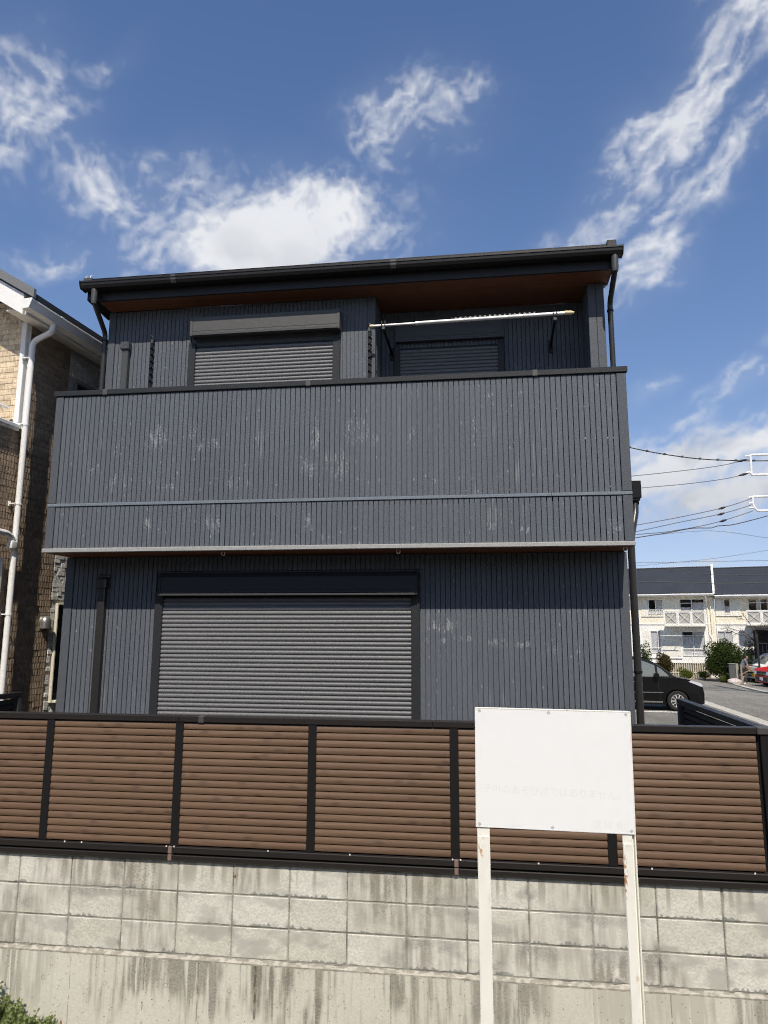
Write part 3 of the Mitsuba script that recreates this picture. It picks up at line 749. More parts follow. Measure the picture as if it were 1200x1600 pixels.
# laundry pole with its spring hanger, lying in the two rings
pole = thing('laundry_pole', 'silver telescopic laundry pole with cream end caps hanging in the balcony recess', 'laundry pole')
pl = lambda s: np.array([1.754 + (3.989 - 1.754) * s, 2.32, 6.052 + 0.032 * s])
obj('thin_tube', tube([pl(0.012), pl(0.25)], 0.0135, 12), 'm_alu', pole, smooth=50)
obj('thick_tube', tube([pl(0.24), pl(0.972)], 0.0195, 12), 'm_alu', pole, smooth=50)
obj('collar', tube([pl(0.232), pl(0.246)], 0.022, 12), 'm_alu', pole, smooth=50)
obj('end_cap', tube([pl(0.0), pl(0.004), pl(0.022)], [0.010, 0.018, 0.018], 12), 'm_ivory', pole, smooth=50)
obj('end_cap', tube([pl(0.955), pl(0.985), pl(1.0)], [0.024, 0.022, 0.010], 12), 'm_ivory', pole, smooth=50)
spring = [pl(0.41 + 0.405 * t) + [0, 0.024 * math.sin(2 * math.pi * 17 * t), 0.012 + 0.022 * math.cos(2 * math.pi * 17 * t)] for t in np.linspace(0, 1, 301)]
tag(obj('spring_hanger', tube(spring, 0.0038, 5), 'm_white', smooth=True), 'white coiled spring hanger wound round the silver laundry pole', 'hanger')

# ------------------------------------------------------------------ brown slat fence on the wall
fence = thing('slat_fence', 'brown wood grain slat fence in a black frame along the block wall', 'fence')
FZ0, FZ1 = 1.208, 2.040
PF = (FZ1 - FZ0) / 17
FP_ = [(-1.60, -1.20), (-1.20, -0.234), (-0.234, 0.765), (0.765, 1.743), (1.743, 2.730), (2.730, 3.745), (3.745, 4.700)]
prof = [(0.020, 0.0015), (-0.003, 0.0015), (-0.0070, 0.0045), (-0.0105, 0.0175), (-0.0100, 0.0300), (-0.0064, 0.0425), (-0.0010, 0.0458), (0.020, 0.0458)]
wslat = mikit.ply(prism(prof, 'x', 0, 1), 'm_wood', smooth=40)
for a, b in FP_:
    for k in range(17):
        obj('slat', wslat, None, fence, to=T().translate([a + 0.027, 0.0, FZ0 + k * PF]).scale([b - a - 0.054, 1, 1]))
for x in (-1.60, -1.20, -0.234, 0.765, 1.743, 2.730, 3.745):
    obj('post', cbox(x - 0.030, x + 0.030, -0.0165, 0.045, 1.203, 2.043, 0.003), 'm_fence', fence)
obj('post', cbox(4.702, 4.772, -0.014, 0.05, 1.115, 2.043, 0.004), 'm_fence', fence)
obj('backing_panel', box(-1.60, 4.70, 0.0215, 0.026, 1.20, 2.04), 'm_fence', fence)
for a, b in ((-1.64, 0.755), (0.757, 2.585), (2.587, 4.68)):
    obj('top_rail', join([cbox(a, b, -0.022, 0.055, 2.044, 2.086, 0.004)]), 'm_fencerail', fence)
obj('corner_cap', cbox(4.682, 4.785, -0.026, 0.062, 2.042, 2.090, 0.006), 'm_clip', fence)
obj('rail_clip', join([cbox(0.905, 0.945, -0.0245, 0.057, 2.0415, 2.0885, 0.003)]), 'm_clip', fence)
for a, b in ((-1.64, 0.726), (0.758, 2.720), (2.752, 4.700)):
    obj('bottom_rail', join([cbox(a, b, -0.030, 0.03, 1.160, 1.202, 0.004), cbox(a, b, -0.030, 0.03, 1.113, 1.148, 0.004), box(a, b, 0.0, 0.025, 1.148, 1.160)]), 'm_fencerail', fence)
for x in (0.742, 2.736):
    obj('rail_joiner', join([cbox(x - 0.0135, x + 0.0135, -0.0315, 0.028, 1.158, 1.2035, 0.002), cbox(x - 0.0135, x + 0.0135, -0.0315, 0.028, 1.112, 1.150, 0.002)]), 'm_joiner', fence)
sc_ = []
for x, z in ((-0.05, 1.205), (0.08, 1.205), (0.716, 1.205), (0.772, 1.205), (0.82, 1.168), (1.45, 1.205), (2.02, 1.205), (2.712, 1.205), (2.764, 1.205), (3.27, 1.205), (3.98, 1.205), (4.60, 1.205), (0.69, 2.055), (4.56, 2.078)):
    sc_.append(lathe([(0, .006), (.0045, .005), (.006, 0), (0, 0)], (x, -0.029 if z < 2 else -0.021, z), 'y', 8))
obj('screw_heads', join(sc_), 'm_alu', fence, kind='stuff')


def side_fence(x, y1, label, s):
    f = thing('side_fence', label, 'fence')
    for k in range(16):
        z = 1.20 + k * 0.052
        obj('slat', cbox(x - 0.008, x + 0.008, 0.07, y1 - 0.07, z, z + 0.043, 0.004), 'm_black', f)
    obj('backing_panel', box(x + s * 0.010 - 0.002, x + s * 0.010 + 0.002, 0.07, y1 - 0.07, 1.19, 2.02), 'm_fence', f)
    obj('top_rail', cbox(x - 0.035, x + 0.035, 0.064, y1, 2.040, 2.085, 0.004), 'm_fence', f)
    obj('bottom_rail', cbox(x - 0.03, x + 0.03, 0.064, y1 - 0.06, 1.113, 1.175, 0.004), 'm_fence', f)
    obj('post', cbox(x - 0.032, x + 0.032, y1 - 0.055, y1 - 0.001, 0.52, 2.039, 0.004), 'm_clip', f)
    return f


side_fence(4.735, 1.97, 'black side fence running back from the right corner of the brown slat fence', 1)
side_fence(-1.615, 1.60, 'black side fence between the dark house and the brick house on the left', -1)

# ------------------------------------------------------------------ block wall
wall = thing('block_wall', 'weathered grey concrete block wall of three courses on a stained concrete base', 'wall')
obj('mortar_core', box(-4.4, 4.80, 0.0045, 0.15, 0.500, 1.106), 'm_mortar', wall)
blk = mikit.ply(cbox(-0.1955, 0.1955, 0.0, 0.12, -0.0957, 0.0957, 0.0045), 'm_block')
for j in range(3):
    for i in range(-11, 12):
        obj('block', blk, None, wall, to=T().translate([0.2 + 0.4 * i, rng.uniform(-0.0012, 0.0012), 0.604 + 0.2 * j]).rotate([0, 1, 0], rng.uniform(-0.12, 0.12)))
obj('cap_bed', box(-4.4, 4.80, -0.001, 0.149, 1.1015, 1.110), 'm_mortar', wall)
base = obj('concrete_base', cbox(-4.4, 4.80, -0.026, 0.155, -0.2, 0.492, 0.006), 'm_concrete', wall)
for x, z in ((-1.05, .31), (-0.59, .31), (-0.137, .312), (0.321, .305), (0.758, .317), (1.208, .314), (1.466, .319), (1.90, .32), (2.391, .334), (2.85, .32), (3.297, .317), (3.751, .308), (4.2, .31)):
    obj('tie_hole', join([lathe([(0.009, 0.0), (0.012, 0.0025), (0.0155, 0.0025), (0.017, 0.0), (0.009, 0.0)], (x, -0.026, z), 'y', 16)]), 'm_mortar', base)
# the rough squeezed-out bed of mortar on the ledge
n_ = 420
gx = np.linspace(-4.4, 4.8, n_)
nz = meshkit.fbm(np.stack([gx * 26, 0 * gx, 0 * gx], 1), 4, 5)
ny = meshkit.fbm(np.stack([gx * 31, 0 * gx + 9, 0 * gx], 1), 4, 6)
lv = np.vstack([np.c_[gx, np.full(n_, 0.003), 0.494 + 0.016 * nz], np.c_[gx, -0.010 - 0.010 * ny, 0.492 + 0.008 * nz], np.c_[gx, -0.0265 - 0.003 * ny, 0.486 + 0.003 * nz], np.c_[gx, np.full(n_, -0.0262), 0.482 - 0.010 * ny]])
lf = [[q, q + 1, q + n_ + 1] for k in range(3) for q in range(k * n_, k * n_ + n_ - 1)] + [[q, q + n_ + 1, q + n_] for k in range(3) for q in range(k * n_, k * n_ + n_ - 1)]
obj('mortar_bed', trimesh.Trimesh(lv, np.array(lf)[:, ::-1], process=False), 'm_crumbs', wall)
obj('return_wall', join([cbox(4.60, 4.804, 0.151, 13.0, -0.1, 0.494, .006), cbox(4.63, 4.80, 0.151, 13.0, 0.494, 1.108, .004)]), 'm_concrete', wall)

# outlines of the lettering on the notice board, one glyph after another
GLYPH_A = [[[[5,30,5,37,45,37,45,52,67,66,66,67,14,67,14,74,80,74,83,71,80,66,70,58,52,48,52,38,91,37,91,30,52,30,52,-3,49,-7,28,-8,25,-2,45,0,45,30]]],[[[30,22,30,29,45,30,45,53,32,53,32,60,45,60,45,80,52,79,52,60,69,60,70,79,77,80,77,60,91,60,91,53,77,53,77,30,92,29,92,22],[52,30,70,29,70,53,52,53]],[[84,-8,69,14,75,16,91,-5]],[[29,-4,40,6,46,16,53,15,50,8,36,-8]],[[2,41,16,59,25,80,32,79,31,73,23,58,23,-8,16,-8,16,45,13,44,7,35]]],[[[8,28,11,44,17,54,29,64,44,69,62,68,74,62,82,53,87,40,87,25,81,11,71,2,54,-4,51,-4,47,3,55,4,67,9,73,14,79,27,78,43,70,56,59,61,53,61,46,26,38,10,31,4,23,3,14,9,9,20],[17,38,17,20,22,13,27,12,32,15,41,37,45,61,37,60,24,51]]],[[[10,11,12,21,17,30,35,45,35,57,14,58,14,65,36,64,37,76,45,76,44,64,77,68,77,61,42,57,41,47,60,48,62,54,66,54,69,53,68,46,77,43,84,36,87,28,87,20,83,9,78,3,61,-5,55,-5,52,-1,52,1,63,3,72,8,79,18,79,30,73,38,68,40,65,40,57,23,45,11,46,1,39,0,37,4,28,0,17,0,12,4],[41,39,43,18,53,29,58,42],[19,10,21,7,26,7,36,12,34,35,29,33,21,24,18,16]]],[[[10,31,10,38,29,41,56,64,55,65,25,64,25,71,68,73,72,69,72,67,40,43,40,41,84,44,84,36,60,36,47,30,42,22,42,13,47,6,56,3,71,3,70,-5,51,-4,38,3,34,11,34,21,43,35]]],[[[82,76,84,78,88,77,93,67,92,64,88,63]],[[9,56,9,64,45,68,46,62,40,60,31,50,25,40,21,27,21,12,31,2,44,1,51,3,58,9,62,16,65,28,65,50,61,66,62,68,69,69,70,61,76,44,89,28,85,22,83,22,71,38,70,18,64,4,58,-2,50,-6,29,-6,17,2,13,12,13,24,18,41,30,58]],[[72,72,76,75,78,74,83,64,82,60,78,60]]],[[[88,64,83,78,88,79,93,68,92,65]],[[34,5,34,14,40,21,48,24,62,24,61,48,37,48,36,56,61,55,61,73,70,73,69,55,85,57,85,50,69,48,70,22,88,9,87,4,84,2,71,12,69,3,64,-3,59,-5,48,-5,39,-2],[42,6,49,2,59,3,62,8,63,16,57,18,45,17,41,12]],[[73,74,76,76,79,75,83,62,78,61]],[[9,11,9,39,13,69,14,73,20,73,22,70,16,38,16,16,18,16,22,27,24,27,26,23,19,3,19,-5,12,-5]]],[[[76,51,81,53,89,40,84,38]],[[8,55,8,63,84,69,84,61,70,61,57,56,49,48,43,31,44,22,48,14,61,6,76,4,74,-4,63,-3,52,1,40,11,37,17,37,39,41,48,51,60]],[[73,34,66,48,71,49,78,36]]],[[[36,6,36,14,42,22,51,25,65,25,64,49,39,49,38,57,64,56,63,74,72,74,71,56,88,58,88,51,71,49,72,23,90,11,90,6,86,3,78,11,73,13,72,5,69,0,61,-4,43,-2],[43,14,45,5,51,3,61,4,64,8,65,17,59,19,48,18]],[[11,15,11,37,16,74,23,74,24,70,18,36,18,20,21,18,24,28,28,26,28,23,23,10,21,-4,14,-4]]],[[[10,11,12,21,17,30,35,45,35,57,14,58,14,65,36,64,37,76,45,76,44,64,77,68,77,61,42,57,41,47,60,48,62,54,66,54,69,53,68,46,77,43,84,36,87,28,87,20,83,9,78,3,61,-5,55,-5,52,-1,52,1,63,3,72,8,79,18,79,30,73,38,68,40,65,40,57,23,45,11,46,1,39,0,37,4,28,0,17,0,12,4],[41,39,43,18,53,29,58,42],[19,10,21,7,26,7,36,12,34,35,29,33,21,24,18,16]]],[[[20,31,24,76,32,76,30,54,41,67,50,71,61,70,71,61,76,45,76,30,70,13,60,3,41,-5,35,-5,32,-1,32,2,40,3,55,9,65,20,68,31,68,45,64,58,59,63,47,63,37,55,29,38,28,21,21,21],[30,53,28,53,29,52]]],[[[18,4,18,14,24,21,34,24,48,25,47,36,18,38,18,45,47,43,47,57,19,58,18,66,46,64,47,76,55,76,55,64,80,66,80,59,54,56,54,44,81,46,81,39,54,36,55,22,65,19,80,10,83,7,80,1,78,0,72,6,57,14,54,1,50,-3,44,-5,25,-3],[26,6,32,2,43,2,48,7,48,17,31,17,25,13]]],[[[5,40,4,48,25,49,25,71,33,71,33,50,63,53,63,74,71,74,70,54,72,53,88,54,88,47,70,46,69,25,64,20,49,21,49,28,60,27,62,28,63,46,33,43,32,21,33,11,37,6,61,5,78,7,78,-1,38,-2,30,1,26,7,25,13,25,42]]],[[[8,2,44,74,47,74,52,70,33,37,42,40,49,40,55,36,57,31,58,7,63,4,73,6,80,14,84,27,91,22,85,8,78,0,69,-4,60,-4,55,-2,50,5,49,30,45,33,40,33,33,30,25,21,16,-4,8,-2]]],[[[4,4,4,12,7,18,15,23,27,21,33,13,33,3,31,-1,22,-7,15,-7,9,-4],[9,10,12,0,22,-2,28,4,28,12,24,17,16,18,11,15]]]]
GLYPH_B = [[[[5,58,13,71,16,81,23,80,21,72,46,72,46,67,33,67,36,58,33,57,29,57,25,67,18,67,11,57,12,54,44,54,42,60,48,61,57,81,63,80,63,72,90,72,90,67,74,67,78,58,73,56,65,67,58,67,54,59,50,59,53,54,88,54,88,37,81,37,80,48,18,48,17,37,10,37,10,55]],[[20,41,76,42,76,22,29,22,28,17,81,16,81,-9,74,-9,73,-6,29,-6,27,-9,20,-9],[29,10,29,0,74,1,73,10],[29,36,29,27,69,28,68,36]]],[[[31,-6,31,1,60,2,60,14,38,14,38,21,60,22,60,33,39,33,39,76,88,76,88,33,67,33,67,22,90,21,90,15,67,14,67,2,93,1,93,-6],[67,58,81,57,81,70,67,70],[81,50,67,51,67,39,81,39],[46,40,60,39,60,51,46,51],[46,58,60,57,60,70,46,70]],[[4,9,16,14,16,39,5,40,5,46,16,46,16,66,5,67,4,74,34,74,34,67,23,66,23,46,33,46,33,39,23,39,23,16,34,18,35,11,6,1]]],[[[3,23,40,42,39,43,5,43,6,50,38,50,38,62,14,62,14,68,38,68,38,80,45,80,45,70,47,68,69,68,70,66,80,77,86,74,80,65,65,51,90,50,91,43,55,43,42,34,79,33,79,-8,72,-8,70,-5,34,-5,32,-9,26,-9,25,25,10,18,7,18],[33,2,71,1,72,10,34,11],[34,27,34,17,72,18,71,27],[46,62,46,50,55,51,65,61]]]]

# ------------------------------------------------------------------ sign in front of the wall
sign = thing('notice_sign', 'faded white notice board on two rust-spotted white steel posts in front of the block wall', 'sign')
SY = -2.1
SX0, SX1, SZ0, SZ1 = 2.895, 3.490, 1.950, 2.399
rimm = []
for a, b, c, d in ((SX0 - .0012, SX0 + .0035, SZ0, SZ1), (SX1 - .0035, SX1 + .0012, SZ0, SZ1), (SX0 + .0036, SX1 - .0036, SZ1 - .003, SZ1 + .0012)):
    rimm.append(cbox(a, b, SY - 0.0055, SY + 0.012, c, d, 0.001))


def tilt(m):
    a = math.radians(0.5)
    cx, cz = (SX0 + SX1) / 2, (SZ0 + SZ1) / 2
    v = m.vertices - [cx, 0, cz]
    return trimesh.Trimesh(np.stack([cx + v[:, 0] * math.cos(a) + v[:, 2] * math.sin(a), v[:, 1], cz - v[:, 0] * math.sin(a) + v[:, 2] * math.cos(a)], 1), m.faces, process=False)


def glyph_mesh(ps, x, z, s):
    out = []
    for rings in ps:
        pt = lambda r: [(x + r[2 * i] * s, z + r[2 * i + 1] * s) for i in range(len(r) // 2)]
        m = trimesh.creation.extrude_polygon(Polygon(pt(rings[0]), [pt(h) for h in rings[1:]]).buffer(0), 0.0004, engine='earcut')
        v = np.array(m.vertices)
        out.append(trimesh.Trimesh(np.stack([v[:, 0], SY - 0.0045 + v[:, 2], v[:, 1]], 1), m.faces[:, ::-1], process=False))
    return join(out)


obj('board', tilt(cbox(SX0, SX1, SY - 0.004, SY, SZ0, SZ1, 0.0018)), 'm_board', sign)
obj('edge_trim', tilt(join(rimm)), 'm_post', sign)
s1 = 0.0362 / 96
obj('lettering', tilt(join([glyph_mesh(g, 2.921 + 0.0362 * i, 2.083 - 0.0006 * i, s1) for i, g in enumerate(GLYPH_A)])), 'm_letters', sign)
obj('lettering', tilt(join([glyph_mesh(g, 3.335 + 0.040 * i, 1.970, 0.033 / 96) for i, g in enumerate(GLYPH_B)])), 'm_letters', sign)
for x, z in ((SX0 + .017, SZ1 - .012), ((SX0 + SX1) / 2 - .012, SZ1 - .012), (SX1 - .017, SZ1 - .012), (SX0 + .013, SZ0 + .012), ((SX0 + SX1) / 2 - .008, SZ0 + .012), (SX1 - .014, SZ0 + .012)):
    obj('screw', tilt(join([lathe([(0, .0042), (.002, .0040), (.0040, .0022), (.0045, 0), (0, 0)], (x, SY - 0.004, z), 'y', 10), lathe([(.0045, .001), (.0062, .0006), (.0065, 0), (.0045, 0)], (x, SY - 0.004, z), 'y', 10)])), 'm_screw', sign, smooth=40)
y0, y1 = SY + 0.002, SY + 0.047
L_ = [(2.897, y0), (2.945, y0), (2.945, y0 + .004), (2.901, y0 + .004), (2.901, y1), (2.897, y1)]
obj('post', join([prism(L_, 'z', -0.3, SZ1 - 0.03), cbox(2.8985, 2.944, SY - 0.0015, SY + 0.0015, -0.3, SZ0 - 0.030, .0008)]), 'm_post', sign)
R_ = [(3.441, y0), (3.476, y0), (3.476, y0 + .012), (3.484, y0 + .012), (3.484, y0 - .004), (3.489, y0 - .004), (3.489, y1), (3.485, y1), (3.485, y0 + .018), (3.470, y0 + .018), (3.470, y0 + .005), (3.441, y0 + .005)]
obj('post', join([prism(R_, 'z', -0.3, SZ1 - 0.03), cbox(3.4425, 3.4745, SY - 0.0015, SY + 0.0015, -0.3, SZ0 - 0.036, .0008)]), 'm_post', sign)

# ------------------------------------------------------------------ the brick house on the left: built in its own axes (u back, n out), then turned
A4 = math.radians(5.5)
DU, DN = np.array([math.sin(A4), math.cos(A4), 0]), np.array([math.cos(A4), -math.sin(A4), 0])
MB = np.eye(4)
MB[:3, 0], MB[:3, 1], MB[:3, 3] = DN, DU, (-2.5, 2.5, 0)     # local x = out of the side wall, local y = back along it
TB = T(MB.tolist())


def lobj(name, mesh, m, parent=None, smooth=False, kind=None):
    """A part given in the brick house's own axes."""
    if isinstance(mesh, trimesh.Trimesh):
        mesh = mesh.copy().apply_transform(MB)
    return obj(name, mesh, m, parent, smooth, kind=kind)


bh = thing('brick_house', 'brown and beige brick clad house with white downpipe and gutters, left of the dark house', 'house')
bw = lobj('side_wall', join([box(-9, -0.012, 0.0, 10.0, 0.45, 6.40), box(-9, -0.012, -2.0, 0.0, 0.45, 5.0)]), 'm_browngrout', bh)
lobj('grey_bay', box(-0.4, -0.010, 0.763, 9.99, 0.452, 6.39), 'm_greygrout', bw)
CO = 0.0758
part_bricks, rest_bricks = [], []
r2 = random.Random(11)
for j in range(78):
    z = 0.47 + j * CO
    if z > 6.30:
        break
    u = -1.995 if z < 4.98 else -0.055
    u0_ = u
    while u < 0.750:
        L = r2.choice((0.13, 0.17, 0.20, 0.23, 0.26))
        if u == u0_:
            L *= r2.uniform(0.4, 1.0)
        e = min(u + L, 0.757)
        if e - u > 0.03:
            pr_ = -0.002 + r2.uniform(-0.0025, 0.0025)
            a_, b_ = u + 0.003, e - 0.003
            nn_ = max(1, round((b_ - a_) / 0.045))
            zz_ = [(-0.014, a_), (-0.014, b_)]
            for q in range(nn_, 0, -1):
                s_ = (b_ - a_) / nn_
                zz_ += [(pr_ + r2.uniform(-.0015, .0005), a_ + s_ * q - 0.0005), (pr_ + 0.0018 + r2.uniform(-.001, .0015), a_ + s_ * (q - r2.uniform(.35, .6))), (pr_ + r2.uniform(-.0015, .0005), a_ + s_ * (q - 1) + 0.0005)]
            m_ = prism(zz_, 'z', z + 0.003, z + CO - 0.003)
            vis = (z > 1.7 and e > -0.35)
            (part_bricks if vis else rest_bricks).append((abs(u - 0.0) + 0.02 * abs(z - 3.2), m_))
        u = e if e - u > 0.03 else e + 0.001
part_bricks.sort(key=lambda t: t[0])
for d_, m_ in part_bricks[:262]:
    lobj('brick', m_, 'm_brown', bw)
lobj('brick_cladding', join([m_ for d_, m_ in part_bricks[262:] + rest_bricks]), 'm_brown', bw, kind='stuff')
gb = []
for j in range(120):
    z = 0.46 + j * 0.052
    if z > 6.30:
        break
    u = 0.766
    while u < 2.4:
        L = r2.choice((0.055, 0.075, 0.10, 0.13))
        if not (0.86 < u + L and u < 1.62 and 1.76 < z < 3.02) and not (0.84 < u + L and u < 1.6 and 5.2 < z < 6.0):
            gb.append(cbox(-0.012, r2.uniform(-0.006, 0.004), u + 0.002, u + L - 0.002, z + 0.002, z + 0.05, 0.002))
        u += L
lobj('grey_brick_cladding', join(gb), 'm_greybrick', bw, kind='stuff')
# front of the upper floor, beige brick, white corner trim
fw = lobj('front_wall', prism([(-8.2, 4.6), (-0.058, 4.6), (-0.058, 6.44), (-4.0, 8.80), (-8.2, 6.30)], 'y', -0.020, -0.0005), 'm_beigegrout', bh)
beige_rest, brown_rest = [], []
k_ = 0
for j in range(28):
    z = 4.72 + j * 0.0712
    u = -0.063
    off = (0.0, 0.11)[j % 2]
    while u > -3.4:
        L = 0.215 if u < -0.07 else 0.215 - off
        L = min(L, u + 3.5)
        vis = u > -0.48 and 5.0 < z < 6.75
        m_ = cbox(u - L + 0.002, u - 0.002, -0.032 + r2.uniform(-.002, .002), -0.018, z + 0.002, z + 0.0692, 0.003)
        if vis:
            lobj('brick', m_, 'm_beige', fw)
        else:
            beige_rest.append(m_)
        u -= L
lobj('brick_cladding', join(beige_rest), 'm_beige', fw, kind='stuff')
lw_ = lobj('lower_front_wall', box(-8.9, -0.03, -2.012, -2.001, 0.46, 4.99), 'm_browngrout', bh)
for j in range(59):
    z = 0.47 + j * CO
    x = -0.014 - (0.0, 0.1)[j % 2]
    while x > -4.2:
        L = r2.choice((0.15, 0.19, 0.23))
        brown_rest.append(cbox(x - L + 0.003, x - 0.003, -2.024 + r2.uniform(-.002, .002), -2.010, z + 0.003, z + CO - 0.003, 0.003))
        x -= L
lobj('brick_cladding', join(brown_rest), 'm_brown', lw_, kind='stuff')
lobj('corner_trim', join([cbox(-0.062, 0.004, -0.075, -0.012, 5.06, 6.40, 0.003), cbox(-0.004, 0.010, -0.011, 0.012, 5.06, 6.40, 0.002)]), 'm_white', bh)
lobj('vent_disc', lathe([(0, .012), (.035, .012), (.04, 0), (0, 0)], (-0.135, -0.033, 5.15), 'y', 14), 'm_greyroof', bh)
# coping and rail of the terrace on the lower storey
lobj('terrace_coping', join([cbox(-0.13, 0.055, -2.06, -0.080, 5.045, 5.090, .005), cbox(-0.055, 0.035, -2.04, -0.082, 5.018, 5.045, .004), cbox(-4.2, -0.131, -2.06, -1.88, 5.045, 5.090, .005)]), 'm_white', bh)
lobj('terrace_rail', join([tube([(-0.11, -1.95, 5.30), (-0.11, -0.13, 5.30)], 0.018, 8), tube([(-0.11, -0.9, 5.30), (-0.11, -0.9, 5.09)], 0.014, 8)]), 'm_white', bh)
# roof, gutter, bargeboard
SL = 0.60
rf = lobj('roof', prism([(0.41, 6.47), (0.41, 6.55), (-4.0, 6.55 + SL * 4.41), (-8.6, 6.44), (-8.6, 6.36), (-4.0, 6.47 + SL * 4.41)], 'y', -0.44, 10.4), 'm_tile', bh)
lobj('roof_edge', prism([(0.42, 6.485), (0.42, 6.595), (-4.0, 6.595 + SL * 4.42), (-4.0, 6.485 + SL * 4.42)], 'y', -0.48, -0.441), 'm_greyroof', rf)
lobj('bargeboard', prism([(0.25, 6.315), (0.25, 6.565), (-4.0, 6.565 + SL * 4.25), (-4.0, 6.315 + SL * 4.25)], 'y', -0.437, -0.395), 'm_white', bh)
lobj('eave_soffit', join([box(-0.011, 0.245, -0.394, 10.3, 6.395, 6.412)]), 'm_whitematte', bh)
lobj('fascia', cbox(0.246, 0.268, -0.394, 10.3, 6.322, 6.50, .003), 'm_whitematte', bh)
gt = lobj('gutter', prism([(0.295, 6.355), (0.375, 6.365), (0.402, 6.455), (0.410, 6.455), (0.410, 6.472), (0.394, 6.472), (0.370, 6.377), (0.295, 6.367), (0.285, 6.470), (0.276, 6.470), (0.276, 6.355)], 'y', -0.48, 10.3), 'm_white', bh)
lobj('end_cap', prism([(0.276, 6.350), (0.377, 6.360), (0.413, 6.452), (0.413, 6.476), (0.276, 6.476)], 'y', -0.492, -0.481), 'm_white', gt)
for u in (0.02, 1.6):
    lobj('gutter_joint', prism([(0.294, 6.351), (0.378, 6.361), (0.406, 6.455), (0.414, 6.455), (0.414, 6.476), (0.405, 6.476), (0.374, 6.370), (0.294, 6.364)], 'y', u, u + 0.05), 'm_white', gt)
PX, PU = 0.088, -0.045
wp = lobj('downpipe', tube(bend([(0.335, -0.02, 6.365), (0.335, -0.03, 6.255), (PX, PU, 6.15), (PX, PU, 5.9), (PX, PU, 0.5)], 0.075, 8), 0.035, 16), 'm_white', bh, smooth=50)
for z in (5.93, 5.10, 4.14, 2.86):
    lobj('pipe_band', join([tube([(PX, PU, z - .011), (PX, PU, z + .011)], 0.041, 14), cbox(-0.004, PX, PU - .055, PU - .040, z - .007, z + .007, .002), cbox(-0.002, 0.012, PU - .064, PU - .030, z - .03, z + .03, .003)]), 'm_white', wp)
lg = lobj('low_gutter', join([tube(bend([(0.105, -1.4, 3.81), (0.105, -0.20, 3.775), (0.10, -0.105, 3.73), (0.095, -0.075, 3.60)], .07), 0.036, 12), cbox(0.055, 0.14, -0.15, -0.055, 3.60, 3.70, .012)]), 'm_white', bh, smooth=50)
lobj('window_frame', join([cbox(0.0, 0.05, -0.95, -0.155, 2.4, 3.50, .004)]), 'm_whitematte', bh)
# side windows and vent hood
w1 = lobj('window', box(-0.009, 0.002, 0.865, 1.60, 1.81, 3.00), 'm_pane', bh)
lobj('frame', join([cbox(-0.006, 0.034, 0.850, 0.872, 1.79, 3.02, .003), cbox(-0.006, 0.034, 1.60, 1.622, 1.79, 3.02, .003), cbox(-0.006, 0.034, 0.8725, 1.5995, 2.998, 3.02, .003), cbox(-0.006, 0.085, 0.8725, 1.5995, 1.79, 1.815, .003)]), 'm_frame', w1)
lobj('pane', box(0.004, 0.010, 0.8725, 1.5995, 1.816, 2.997), 'm_pane', w1)
w2 = lobj('window', box(-0.009, 0.002, 0.875, 1.55, 5.15, 5.95), 'm_pane', bh)
lobj('frame', join([cbox(-0.006, 0.05, 0.86, 0.882, 5.15, 5.96, .003), cbox(-0.006, 0.05, 1.55, 1.572, 5.15, 5.96, .003), cbox(-0.006, 0.05, 0.8825, 1.5495, 5.938, 5.96, .003)]), 'm_greyroof', w2)
lobj('pane', box(0.004, 0.010, 0.8825, 1.5495, 5.15, 5.937), 'm_pane', w2)
hd = lathe([(0.0, .082), (.022, .080), (.044, .070), (.060, .050), (.069, .024), (.071, 0), (.071, -.072), (.066, -.072), (.066, 0)], (0, 0, 0), 'z', 28)
hd.vertices += [0.018, 0.66, 2.775]
vh = lobj('vent_hood', hd, 'm_steel', bh, smooth=45)
lobj('flange', lathe([(.050, .004), (.085, .003), (.087, 0), (.050, 0)], (0, 0, 0), 'x', 24).apply_translation([0.001, 0.66, 2.79]), 'm_steel', vh)

# ------------------------------------------------------------------ terraced houses across the road
AT = math.atan(-0.31)
MT = np.eye(4)
MT[:3, 0], MT[:3, 1], MT[:3, 3] = (math.cos(AT), math.sin(AT), 0), (-math.sin(AT), math.cos(AT), 0), (13.0, 44.2, 0)   # local x along the front, local y back


def tobj(name, mesh, m, parent=None, smooth=False, kind=None):
    return obj(name, mesh.copy().apply_transform(MT), m, parent, smooth, kind=kind)


